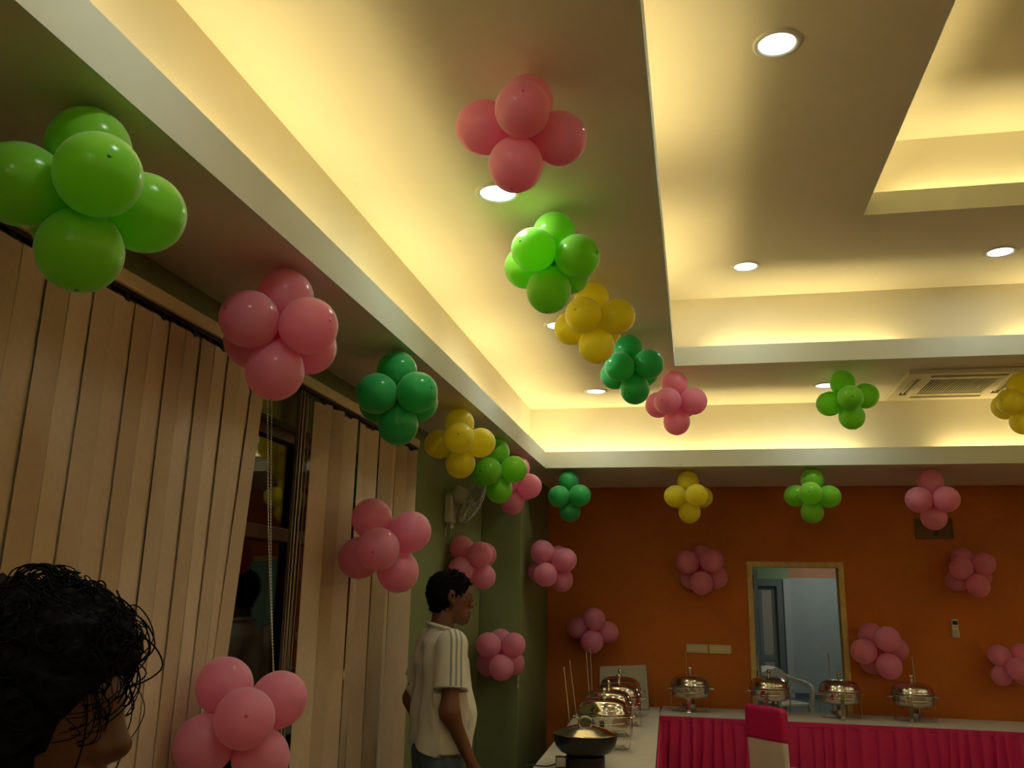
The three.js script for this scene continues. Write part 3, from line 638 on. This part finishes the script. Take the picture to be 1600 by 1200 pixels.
  // white carton with raised lid
  const c = thing('carton', 'off-white carton with raised lid behind the dishes in the corner', 'box', [-0.615, TH + 0.0035, -7.62], R(4));
  const board = std({ map: paint('#b8b19b', 0.06, 0.5, 6, 40), roughness: 0.9 });
  mesh('tray', [bx(-0.20, 0, -0.05, 0.20, 0.004, 0.10), bx(-0.20, 0, 0.096, 0.20, 0.085, 0.10), bx(-0.20, 0, -0.05, -0.196, 0.085, 0.10), bx(0.196, 0, -0.05, 0.20, 0.085, 0.10), bx(-0.20, 0, -0.05, 0.20, 0.09, -0.046)], board, c);
  const lidG = new THREE.Shape(); lidG.moveTo(-0.20, 0); lidG.lineTo(0.20, 0); lidG.lineTo(0.183, 0.25); lidG.lineTo(-0.20, 0.225); lidG.closePath();
  const lm = mesh('raised_lid', new THREE.ExtrudeGeometry(lidG, { depth: 0.005, bevelEnabled: false }), board, c); lm.position.set(0, 0.088, -0.052); lm.rotation.x = -0.16;
  mesh('mark', bx(0.125, 0.03, 0.0045, 0.133, 0.115, 0.0062), std({ color: '#b08a3a', roughness: 0.8 }), lm);
}

// ------------------------------------------------------------------ covered banquet chair with magenta band
{
  const t = thing('covered_chair', 'white covered banquet chair with a magenta band around its back', 'chair', [0.60, 0, -6.74], R(130));
  const white = std({ map: paint('#d8cfbb', 0.05, 0.6, 6, 44), roughness: 0.9, side: THREE.DoubleSide });
  const soft = (g, a, f) => { const p = g.attributes.position; for (let i = 0; i < p.count; i++) { const x = p.getX(i), y = p.getY(i), z = p.getZ(i); p.setXYZ(i, x + a * perlin.noise(x * f, y * f, z * f + 3), y, z + a * perlin.noise(x * f + 9, y * f, z * f)); } g.computeVertexNormals(); return g; };
  const slab = (w, h, d, n = 14) => { const g = new RoundedBoxGeometry(w, h, d, 5, Math.min(w, h, d) * 0.45); return g; };
  const back = slab(0.36, 0.56, 0.05); back.rotateX(-0.04); back.translate(0, 0.645, -0.20);
  mesh('back_cover', soft(back, 0.006, 12), white, t);
  const band = slab(0.372, 0.23, 0.066); band.rotateX(-0.04); band.translate(0, 0.815, -0.205);
  mesh('magenta_band', soft(band, 0.006, 14), M.skirt, t);
  const seat = slab(0.42, 0.09, 0.44); seat.translate(0, 0.435, 0.02); mesh('seat_cover', soft(seat, 0.008, 9), white, t);
  const ny = 12, prof = [];
  // hanging cover: a flared, gently folded tube from the seat to the floor
  const g = new THREE.CylinderGeometry(1, 1, 0.40, 96, ny, true), p = g.attributes.position;
  for (let i = 0; i < p.count; i++) {
    const a = Math.atan2(p.getZ(i), p.getX(i)), y = p.getY(i) + 0.20, dn = 1 - y / 0.40;
    const c = Math.cos(a), s = Math.sin(a), k = Math.pow(Math.abs(c) ** 5 + Math.abs(s) ** 5, -0.2);
    const r = 1 + dn * 0.10 + dn * 0.035 * Math.sin(a * 9 + 0.7);
    p.setXYZ(i, c * k * 0.208 * r, y + 0.03, s * k * 0.22 * r + 0.02);
  }
  g.computeVertexNormals(); mesh('cover_drape', g, white, t);
  for (const sx of [-1, 1]) for (const z of [-0.17, 0.19]) mesh('leg', rod([sx * 0.18, 0, z], [sx * 0.17, 0.42, z], 0.011), M.steelRough, t);
}

// ------------------------------------------------------------------ people
// A body is a field of tapered capsules joined with a smooth minimum, meshed with marching cubes.
function cap(p, b) {                                            // signed distance to a tapered capsule; b = [ax,ay,az, bx,by,bz, ra, rb, flatten z]
  const f = b[8] || 1, px = p[0] - b[0], py = p[1] - b[1], pz = (p[2] - b[2]) * f, dx = b[3] - b[0], dy = b[4] - b[1], dz = (b[5] - b[2]) * f;
  const l = dx * dx + dy * dy + dz * dz; let t = l > 1e-9 ? (px * dx + py * dy + pz * dz) / l : 0; t = t < 0 ? 0 : t > 1 ? 1 : t;
  const x = px - dx * t, y = py - dy * t, z = pz - dz * t;
  return (Math.sqrt(x * x + y * y + z * z) - (b[6] + (b[7] - b[6]) * t));
}
const smin = (a, b, k) => { const h = Math.max(k - Math.abs(a - b), 0) / k; return Math.min(a, b) - h * h * k * 0.25; };
const field = (bones, k) => p => { let d = 1e3; for (const b of bones) d = smin(d, cap(p, b), k); return d; };
function meshField(f, c, half, res) {
  const mc = new MarchingCubes(res, new THREE.MeshBasicMaterial(), false, false, 400000);
  mc.isolation = 0; const hs = res / 2;
  for (let z = 0; z < res; z++) for (let y = 0; y < res; y++) for (let x = 0; x < res; x++)
    mc.field[x + y * res + z * res * res] = -f([c[0] + (x - hs) / hs * half, c[1] + (y - hs) / hs * half, c[2] + (z - hs) / hs * half]);
  mc.update();
  const n = mc.count, g = new THREE.BufferGeometry(), pos = new Float32Array(n * 3), nor = new Float32Array(n * 3);
  for (let i = 0; i < n; i++) {
    for (let k = 0; k < 3; k++) pos[i * 3 + k] = c[k] + mc.positionArray[i * 3 + k] * half;
    // outward normal from the field gradient
    const e = 0.003, q = [pos[i * 3], pos[i * 3 + 1], pos[i * 3 + 2]];
    const gx = f([q[0] + e, q[1], q[2]]) - f([q[0] - e, q[1], q[2]]), gy = f([q[0], q[1] + e, q[2]]) - f([q[0], q[1] - e, q[2]]), gz = f([q[0], q[1], q[2] + e]) - f([q[0], q[1], q[2] - e]);
    const l = Math.hypot(gx, gy, gz) || 1; nor[i * 3] = gx / l; nor[i * 3 + 1] = gy / l; nor[i * 3 + 2] = gz / l;
  }
  // outward winding
  for (let i = 0; i < n; i += 3) {
    const a = V(pos[i * 3], pos[i * 3 + 1], pos[i * 3 + 2]), b = V(pos[i * 3 + 3], pos[i * 3 + 4], pos[i * 3 + 5]), d = V(pos[i * 3 + 6], pos[i * 3 + 7], pos[i * 3 + 8]);
    const fn = b.clone().sub(a).cross(d.clone().sub(a));
    if (fn.x * nor[i * 3] + fn.y * nor[i * 3 + 1] + fn.z * nor[i * 3 + 2] < 0) for (const A of [pos, nor]) for (let k = 0; k < 3; k++) { const s = A[i * 3 + 3 + k]; A[i * 3 + 3 + k] = A[i * 3 + 6 + k]; A[i * 3 + 6 + k] = s; }
  }
  g.setAttribute('position', new THREE.BufferAttribute(pos, 3)); g.setAttribute('normal', new THREE.BufferAttribute(nor, 3));
  return uvm(g);
}
// bones: local frame, forward +z, left hand side +x. H = [x, y, z] head centre
function headField(hx, hy, hz) {
  const b = (x0, y0, z0, x1, y1, z1, r0, r1, f) => [hx + x0, hy + y0, hz + z0, hx + x1, hy + y1, hz + z1, r0, r1, f];
  const skull = [b(0, 0.035, -0.022, 0, 0.035, 0.025, 0.078, 0.076), b(0, -0.02, 0.03, 0, -0.085, 0.058, 0.062, 0.034), b(0, 0.02, 0.05, 0, 0.005, 0.06, 0.052, 0.05)];
  const jaw = [b(-0.035, -0.055, 0.02, 0.0, -0.09, 0.07, 0.028, 0.022), b(0.035, -0.055, 0.02, 0.0, -0.09, 0.07, 0.028, 0.022)];
  const fine = [b(0, 0.012, 0.098, 0, -0.028, 0.118, 0.008, 0.012), b(0, -0.033, 0.108, 0, -0.036, 0.1, 0.014, 0.014), b(-0.014, -0.034, 0.1, 0.014, -0.034, 0.1, 0.009, 0.009), b(-0.035, 0.024, 0.088, 0.035, 0.024, 0.088, 0.012, 0.012),
    b(-0.02, -0.062, 0.092, 0.02, -0.062, 0.092, 0.010, 0.010), b(-0.016, -0.073, 0.09, 0.016, -0.073, 0.09, 0.010, 0.010)];
  const ear = s => [[b(s * 0.074, 0.025, -0.012, s * 0.078, 0.0, -0.014, 0.017, 0.018), b(s * 0.078, -0.005, -0.01, s * 0.074, -0.025, -0.004, 0.012, 0.009)], b(s * 0.088, 0.012, -0.010, s * 0.086, -0.004, -0.008, 0.010, 0.009)];
  const f1 = field([...skull, ...jaw], 0.03), f2 = field(fine, 0.012), e1 = ear(1), e2 = ear(-1), fe1 = field(e1[0], 0.01), fe2 = field(e2[0], 0.01);
  return p => {
    let d = smin(f1(p), f2(p), 0.018);
    for (const s of [-1, 1]) d = Math.max(d, -cap(p, b(s * 0.031, 0.004, 0.102, s * 0.033, 0.003, 0.1, 0.012, 0.012)) * 0.6 - 0.004);   // eye sockets
    d = smin(d, Math.max(fe1(p), -cap(p, e1[1])), 0.006); d = smin(d, Math.max(fe2(p), -cap(p, e2[1])), 0.006);
    return d;
  };
}
function handBones(w, e) {                                      // w wrist, e direction of the hand (unit), thumb forward (+z); five separate fingers
  const P = (s, side, out) => [w[0] + e[0] * s + out, w[1] + e[1] * s, w[2] + e[2] * s + side];
  const L = [], add = (a, b, r0, r1) => L.push([...a, ...b, r0, r1]);
  const palm = [];
  palm.push([...P(0.0, 0, 0), ...P(0.03, 0, 0), 0.024, 0.026]);
  for (const s of [-0.024, -0.008, 0.008, 0.024]) palm.push([...P(0.02, s * 0.7, 0), ...P(0.082, s, 0), 0.015, 0.012]);
  const chains = [];
  [[-0.027, 0.058], [-0.009, 0.072], [0.009, 0.078], [0.027, 0.070]].forEach(([s, len], i) => {
    const a = P(0.085, s, 0), b = P(0.085 + len * 0.48, s * 1.05, -0.006), c = P(0.085 + len * 0.78, s * 1.05, -0.017), d = P(0.085 + len, s * 1.0, -0.031);
    chains.push([[...a, ...b, 0.0095, 0.0088], [...b, ...c, 0.0088, 0.0082], [...c, ...d, 0.0082, 0.0072]]);
  });
  { const a = P(0.025, 0.018, -0.004), b = P(0.06, 0.043, -0.012), c = P(0.088, 0.05, -0.018), d = P(0.108, 0.05, -0.022); chains.push([[...a, ...b, 0.014, 0.0105], [...b, ...c, 0.0105, 0.0095], [...c, ...d, 0.0095, 0.008]]); }
  return [field(palm, 0.014), chains.map(c => field(c, 0.006))];
}
function person(label, pos, turn, o) {
  const t = thing('person', label, 'person', pos, turn);
  const J = o.joints, B = (a, b, r0, r1, f) => [...J[a], ...J[b], r0, r1, f];
  const [hx, hy, hz] = J.head;
  const limb = [];
  for (const s of ['L', 'R']) {
    limb.push(B('shoulder' + s, 'elbow' + s, 0.046, 0.037), B('elbow' + s, 'wrist' + s, 0.037, 0.024));
    limb.push(B('hip' + s, 'knee' + s, 0.082, 0.054), B('knee' + s, 'ankle' + s, 0.052, 0.036), B('ankle' + s, 'toe' + s, 0.036, 0.028));
  }
  const trunk = [];
  for (const s of [-1, 1]) trunk.push([s * 0.07, 0.93, 0, s * 0.075, 1.08, 0.01, 0.098, 0.09, 1.05], [s * 0.075, 1.08, 0.01, s * 0.085, 1.32, 0, 0.09, 0.085, 1.05], [s * 0.085, 1.34, 0, J['shoulder' + (s > 0 ? 'L' : 'R')][0], J.shoulderL[1], 0, 0.075, 0.05]);
  const neck = [[J.neck[0], J.neck[1] - 0.05, J.neck[2] - 0.01, hx, hy - 0.03, hz - 0.02, 0.058, 0.05]];
  const fb = field([...limb, ...trunk, ...neck], 0.05), fh = headField(hx, hy, hz);
  const hands = ['L', 'R'].map(s => {
    const e = V(...J['wrist' + s]).sub(V(...J['elbow' + s])).normalize();
    const [pf, ch] = handBones(J['wrist' + s], [e.x, e.y, e.z]);
    const k = s === 'L' ? -1 : 1, w0 = J['wrist' + s][0];       // fingers curl towards the body
    return [p => { const q = s === 'L' ? p : [2 * w0 - p[0], p[1], p[2]]; let d = pf(q); for (const c of ch) d = smin(d, c(q), 0.004); return d; }, s, e];
  });
  // one body mesh: trunk and limbs on a coarse grid, head and hands on fine grids, merged
  const mid = 0.86, geos = [meshField(p => fb(p), [0, mid, 0], 0.9, o.coarse)];
  geos.push(meshField(p => smin(fh(p), Math.max(fb(p), p[1] - (hy - 0.06)), 0.02), [hx, hy - 0.01, hz + 0.01], 0.165, o.headRes));
  for (const [f, s, e] of hands) { const w = J['wrist' + s]; geos.push(meshField(p => smin(f(p), cap(p, [...J['elbow' + s], ...w, 0.037, 0.024]), 0.01), [w[0] + e.x * 0.08, w[1] + e.y * 0.08, w[2] + e.z * 0.08], 0.125, o.handRes)); }
  const body = mesh('body', geos, o.skin, t);
  // eyes and lips
  for (const s of [-1, 1]) { mesh('eye', ball(hx + s * 0.031, hy + 0.003, hz + 0.083, 0.0125), M.white, t); mesh('eyebrow', tube([[hx + s * 0.014, hy + 0.026, hz + 0.102], [hx + s * 0.033, hy + 0.032, hz + 0.099], [hx + s * 0.052, hy + 0.024, hz + 0.086]], 0.004, 10, 6), M.hair, t); }
  return { t, fb, fh, J };
}
const jointsFor = h => {                                        // relaxed standing pose for stature h
  const s = h / 1.74, q = (x, y, z) => [x * s, y * s, z * s];
  return { s, head: q(0, 1.618, 0.03), neck: q(0, 1.49, 0), shoulderL: q(0.175, 1.415, -0.005), shoulderR: q(-0.175, 1.415, -0.005),
    elbowL: q(0.235, 1.13, -0.03), elbowR: q(-0.235, 1.13, -0.03), wristL: q(0.245, 0.885, 0.06), wristR: q(-0.245, 0.885, 0.06),
    hipL: q(0.085, 0.90, 0), hipR: q(-0.085, 0.90, 0), kneeL: q(0.10, 0.49, 0.015), kneeR: q(-0.10, 0.49, 0.015), ankleL: q(0.105, 0.09, -0.02), ankleR: q(-0.105, 0.09, -0.02), toeL: q(0.12, 0.045, 0.12), toeR: q(-0.12, 0.045, 0.12) };
};
function shoes(t, J, mat) {
  for (const s of ['L', 'R']) {
    const a = J['ankle' + s], b = J['toe' + s];
    const f = field([[a[0], 0.05, a[2] - 0.03, b[0], 0.042, b[2] + 0.03, 0.046, 0.040], [a[0], 0.10, a[2], a[0], 0.05, a[2], 0.045, 0.048]], 0.03);
    mesh('shoe', meshField(p => Math.max(f(p), 0.002 - p[1]), [(a[0] + b[0]) / 2, 0.08, (a[2] + b[2]) / 2], 0.19, 40), mat, t);
  }
}

// the man in the white shirt, seen from behind and to his right, standing by the blinds
{
  const J = jointsFor(1.735);
  J.elbowR = [-0.235, 1.125, -0.02]; J.wristR = [-0.225, 0.895, 0.10]; J.shoulderR = [-0.18, 1.405, 0.0];
  J.elbowL = [0.225, 1.135, -0.075]; J.wristL = [0.225, 0.91, 0.0]; J.shoulderL = [0.18, 1.405, 0.0];
  const pr = person('man in a white shirt with grey sleeve stripes and jeans, looking right', [-1.195, 0, -4.15], R(122), { joints: J, skin: M.skin, coarse: 120, headRes: 84, handRes: 60 });
  const t = pr.t;
  // loose raglan t-shirt
  const torso = [];
  for (const s of [-1, 1]) torso.push(
    [s * 0.075, 0.90, 0.005, s * 0.08, 1.10, 0.02, 0.132, 0.12, 1.0], [s * 0.08, 1.10, 0.02, s * 0.085, 1.30, 0.005, 0.118, 0.105, 1.0],
    [s * 0.075, 1.33, -0.01, s * 0.165, 1.40, 0, 0.088, 0.062]);
  torso.push([0, 1.41, -0.01, 0, 1.455, -0.005, 0.085, 0.068]);
  torso.push([0, 1.08, 0.06, 0, 1.16, 0.05, 0.09, 0.08]);
  const slv = s => [...J['shoulder' + s], ...[0, 1, 2].map(i => J['shoulder' + s][i] + (J['elbow' + s][i] - J['shoulder' + s][i]) * 0.75), 0.066, 0.074];
  const ft = field([...torso, slv('L'), slv('R')], 0.045);
  const shirtF = p => {
    const fold = 0.0035 * Math.sin(p[0] * 46 + 6 * perlin.noise(p[0] * 5, p[1] * 3, p[2] * 5)) * Math.max(0, Math.min(1, (1.4 - p[1]) * 3)) + 0.006 * perlin.noise(p[0] * 9, p[1] * 5, p[2] * 9);
    let d = ft(p) + fold;
    const hem = 0.945 - 0.02 * Math.cos(Math.atan2(p[2], p[0]) * 2);
    d = Math.max(d, hem - p[1]);
    // neckline and sleeve ends
    d = Math.max(d, p[1] - (1.488 - 0.35 * Math.max(0, p[2] - 0.0)));
    for (const s of ['L', 'R']) { const a = J['shoulder' + s], b = J['elbow' + s], l = Math.hypot(b[0] - a[0], b[1] - a[1], b[2] - a[2]), u = [(b[0] - a[0]) / l, (b[1] - a[1]) / l, (b[2] - a[2]) / l]; const along = (p[0] - a[0]) * u[0] + (p[1] - a[1]) * u[1] + (p[2] - a[2]) * u[2]; if (Math.abs(p[0]) > 0.165 + (p[1] < 1.2 ? 0.02 : 0)) d = Math.max(d, along - l * 0.66); }
    return d;
  };
  const shirt = mesh('shirt', meshField(shirtF, [0, 1.21, 0.01], 0.31, 116), M.tee, t);
  mesh('collar', new THREE.TorusGeometry(0.068, 0.009, 10, 40).rotateX(Math.PI / 2 + 0.28).scale(1, 1, 1.0).translate(0, 1.478, -0.006), M.tee, shirt);
  // three stripes running down each shoulder and sleeve, lying on the cloth
  for (const s of ['R', 'L']) for (const off of [-0.024, 0, 0.024]) {
    const k = s === 'L' ? 1 : -1, quad = [], N = 26, pts = [];
    for (let i = 0; i <= N; i++) {
      const u = i / N, a = J['shoulder' + s], b = J['elbow' + s];
      let o, dir;
      if (u < 0.4) { const w = u / 0.4; o = [k * (0.085 + 0.085 * w), 1.36 + 0.01 * w, 0]; dir = V(k * (0.15 + 0.55 * w), 1 - 0.3 * w, 0).normalize(); }
      else { const w = (u - 0.4) / 0.6; o = [a[0] + (b[0] - a[0]) * w * 0.63, a[1] - 0.02 + (b[1] - a[1] + 0.02) * w * 0.63, a[2] + (b[2] - a[2]) * w * 0.63]; dir = V(k * (0.7 + 0.3 * w), 0.7 * (1 - Math.min(1, w * 2)), 0).normalize(); }
      const row = [];
      for (const h of [-0.005, 0.005]) {
        let lo = 0, hi = 0.2; const q = x => [o[0] + dir.x * x, o[1] + dir.y * x, o[2] + off + h];
        for (let it = 0; it < 26; it++) { const m = (lo + hi) / 2; if (shirtF(q(m)) < 0) lo = m; else hi = m; }
        row.push(q(lo + 0.0022));
      }
      pts.push(row);
    }
    const pos = []; for (let i = 0; i < N; i++) { const [a, b] = pts[i], [c, d] = pts[i + 1]; pos.push(...a, ...b, ...c, ...b, ...d, ...c); }
    const g = new THREE.BufferGeometry(); g.setAttribute('position', new THREE.Float32BufferAttribute(pos, 3)); g.computeVertexNormals();
    const sm = M.stripe; sm.side = THREE.DoubleSide; mesh('sleeve_stripe', g, sm, shirt);
  }
  // jeans
  const leg = []; for (const s of ['L', 'R']) leg.push([...J['hip' + s], ...J['knee' + s], 0.098, 0.076], [...J['knee' + s], J['ankle' + s][0], 0.07, J['ankle' + s][2], 0.074, 0.068]);
  leg.push([-0.07, 0.95, 0, 0.07, 0.95, 0, 0.102, 0.102, 1.05]);
  const fj = field(leg, 0.03);
  mesh('jeans', meshField(p => Math.max(fj(p) + 0.004 * perlin.noise(p[0] * 12, p[1] * 9, p[2] * 12), p[1] - 1.01, 0.05 - p[1]), [0, 0.53, 0], 0.54, 100), M.jeans, t);
  shoes(t, J, M.shoe);
  // short black hair with a ragged top
  const [hx, hy, hz] = J.head;
  const capF = field([[hx, hy + 0.045, hz - 0.028, hx, hy + 0.045, hz + 0.025, 0.084, 0.081], [hx, hy + 0.0, hz - 0.04, hx, hy - 0.045, hz - 0.045, 0.07, 0.052]], 0.03);
  const hairF = p => {
    const rough = 0.006 * perlin.noise(p[0] * 70, p[1] * 70, p[2] * 70) + 0.004 * perlin.noise(p[0] * 140, p[1] * 140, p[2] * 140);
    let d = capF(p) + rough;
    d = Math.max(d, (p[2] - hz) * 0.75 - (p[1] - hy) * 0.55 - 0.028);   // hairline towards the face
    d = Math.max(d, (hy - 0.06 + 0.02 * perlin.noise(p[0] * 50, 3, p[2] * 50)) - p[1]);
    return d;
  };
  const hair = mesh('hair', meshField(hairF, [hx, hy + 0.02, hz - 0.02], 0.15, 92), M.hair, t);
  const tufts = []; for (let i = 0; i < 150; i++) { const a = rr(0, 6.283), e = rr(0.15, 1), r = Math.sqrt(1 - e * e); const n = V(r * Math.cos(a), e, r * Math.sin(a)); const b = V(hx + n.x * 0.08, hy + 0.045 + n.y * 0.083, hz - 0.002 + n.z * 0.095); const q = b.clone().addScaledVector(n, rr(0.008, 0.02)).add(V(rr(-0.008, 0.008), 0, rr(0, 0.014))); tufts.push(rod([b.x, b.y, b.z], [q.x, q.y, q.z], 0.006, 5, 0.0008)); }
  mesh('hair_tufts', tufts, M.hair, t).userData.kind = 'stuff';
}

// the curly haired person close to the camera
{
  const J = jointsFor(1.60);
  const turn = R(107), [hx, hy, hz] = J.head;
  const fwd = V(Math.sin(turn), 0, Math.cos(turn));
  const pos = [-0.725 - fwd.x * hz, 0, -0.86 - fwd.z * hz];
  const pr = person('curly black haired person in the near left foreground, facing right', pos, turn, { joints: J, skin: M.skinDark, coarse: 96, headRes: 110, handRes: 48 });
  const t = pr.t, s = J.s;
  const torso = []; for (const k of [-1, 1]) torso.push([k * 0.07, 0.86, 0, k * 0.075, 1.2, 0.01, 0.118, 0.105], [k * 0.07, 1.22, 0, k * 0.155, 1.29, 0, 0.085, 0.06]);
  torso.push([0, 1.30, -0.01, 0, 1.335, -0.005, 0.08, 0.068]);
  for (const k of ['L', 'R']) torso.push([...J['shoulder' + k], ...J['elbow' + k], 0.062, 0.06]);
  const ft = field(torso, 0.045);
  mesh('shirt', meshField(p => Math.max(ft(p) + 0.005 * perlin.noise(p[0] * 9, p[1] * 6, p[2] * 9), 0.84 - p[1], p[1] - 1.365), [0, 1.1, 0], 0.34, 72), M.darkTee, t);
  const leg = []; for (const k of ['L', 'R']) leg.push([...J['hip' + k], ...J['knee' + k], 0.094, 0.07], [...J['knee' + k], J['ankle' + k][0], 0.06, J['ankle' + k][2], 0.07, 0.062]);
  leg.push([-0.065, 0.87, 0, 0.065, 0.87, 0, 0.105, 0.105]);
  const fj = field(leg, 0.03); mesh('trousers', meshField(p => Math.max(fj(p), p[1] - 0.93, 0.05 - p[1]), [0, 0.48, 0], 0.5, 72), M.shoe, t);
  shoes(t, J, M.shoe);
  const capF = field([[hx, hy + 0.045, hz - 0.03, hx, hy + 0.045, hz + 0.035, 0.100, 0.090], [hx - 0.03, hy + 0.0, hz - 0.02, hx - 0.03, hy - 0.10, hz - 0.015, 0.084, 0.068], [hx + 0.03, hy + 0.0, hz - 0.02, hx + 0.03, hy - 0.10, hz - 0.015, 0.084, 0.068], [hx, hy, hz - 0.05, hx, hy - 0.10, hz - 0.055, 0.08, 0.062]], 0.03);
  mesh('hair', meshField(p => {
    let d = capF(p) + 0.012 * perlin.noise(p[0] * 42, p[1] * 42, p[2] * 42) + 0.006 * perlin.noise(p[0] * 95, p[1] * 95, p[2] * 95);
    const line = p[1] - hy;                                      // hairline: high on the forehead, behind the temple and in front of the ear below
    d = Math.max(d, (p[2] - hz) - (line > 0 ? 0.074 + 0.80 * line : 0.074 + 0.36 * line));
    return d;
  }, [hx, hy - 0.005, hz - 0.02], 0.18, 100), M.hair, t);
  // curls: fine rings and springs rooted in the hair
  const curls = [];
  for (let i = 0; i < 900; i++) {
    const a = rr(0, 6.283), e = rr(-0.5, 1), r = Math.sqrt(Math.max(0, 1 - e * e));
    const n = V(r * Math.cos(a), e, r * Math.sin(a));
    if (n.z > 0.35 && n.y < 0.3) continue;                       // leave the face free
    const front = n.z > 0.15 ? 1.5 : 1;
    const b = V(hx + n.x * 0.088, hy + 0.045 + n.y * 0.090, hz + n.z * 0.108);
    const u = V(rr(-1, 1), rr(-1, 1), rr(-1, 1)).cross(n).normalize(), v = n.clone().cross(u);
    const len = rr(0.006, 0.017) * front, rad = rr(0.004, 0.009) * front, turns = rr(0.8, 1.6), pts = [];
    for (let k = 0; k <= 12; k++) {
      const q = k / 12, th = q * turns * 6.283;
      pts.push(b.clone().addScaledVector(n, len * Math.sin(q * 2.6)).addScaledVector(u, rad * (Math.cos(th) - 1)).addScaledVector(v, rad * Math.sin(th)).add(V(0, -0.006 * q * q, 0.008 * q * front)));
    }
    curls.push(tube(pts, rr(0.0006, 0.0012), 20, 4));
  }
  // longer loose locks hanging in open loops before the forehead
  for (let i = 0; i < 70; i++) {
    const x = rr(-0.07, 0.05), z0 = rr(0.04, 0.085), y0 = hy + rr(0.035, 0.11), l = rr(0.03, 0.10), o = rr(0.02, 0.05);
    curls.push(tube([[hx + x, y0, hz + z0], [hx + x * 1.1 + rr(-0.01, 0.01), y0 + rr(-0.004, 0.012), hz + z0 + o * 0.7], [hx + x * 1.2 + rr(-0.012, 0.012), y0 - l * 0.5, hz + z0 + o + 0.008], [hx + x * 1.15, y0 - l, hz + 0.095 + rr(0.0, 0.02)], [hx + x * 1.0 + rr(-0.01, 0.01), y0 - l * 1.1, hz + 0.075 + rr(-0.015, 0.012)]], rr(0.0005, 0.0011), 26, 4));
  }
  for (let i = 0; i < 14; i++) curls.push(tube([[hx - 0.04 + i * 0.004, hy + 0.115, hz - 0.012], [hx - 0.04 + i * 0.005, hy + 0.150 + rr(-0.006, 0.006), hz + 0.0], [hx - 0.038 + i * 0.004, hy + 0.155 + rr(-0.008, 0.004), hz + 0.028], [hx - 0.04 + i * 0.004, hy + 0.112, hz + 0.052]], rr(0.0007, 0.0013), 22, 4));
  mesh('curls', curls, M.hair, t).userData.kind = 'stuff';
}

renderer.render(scene, camera);
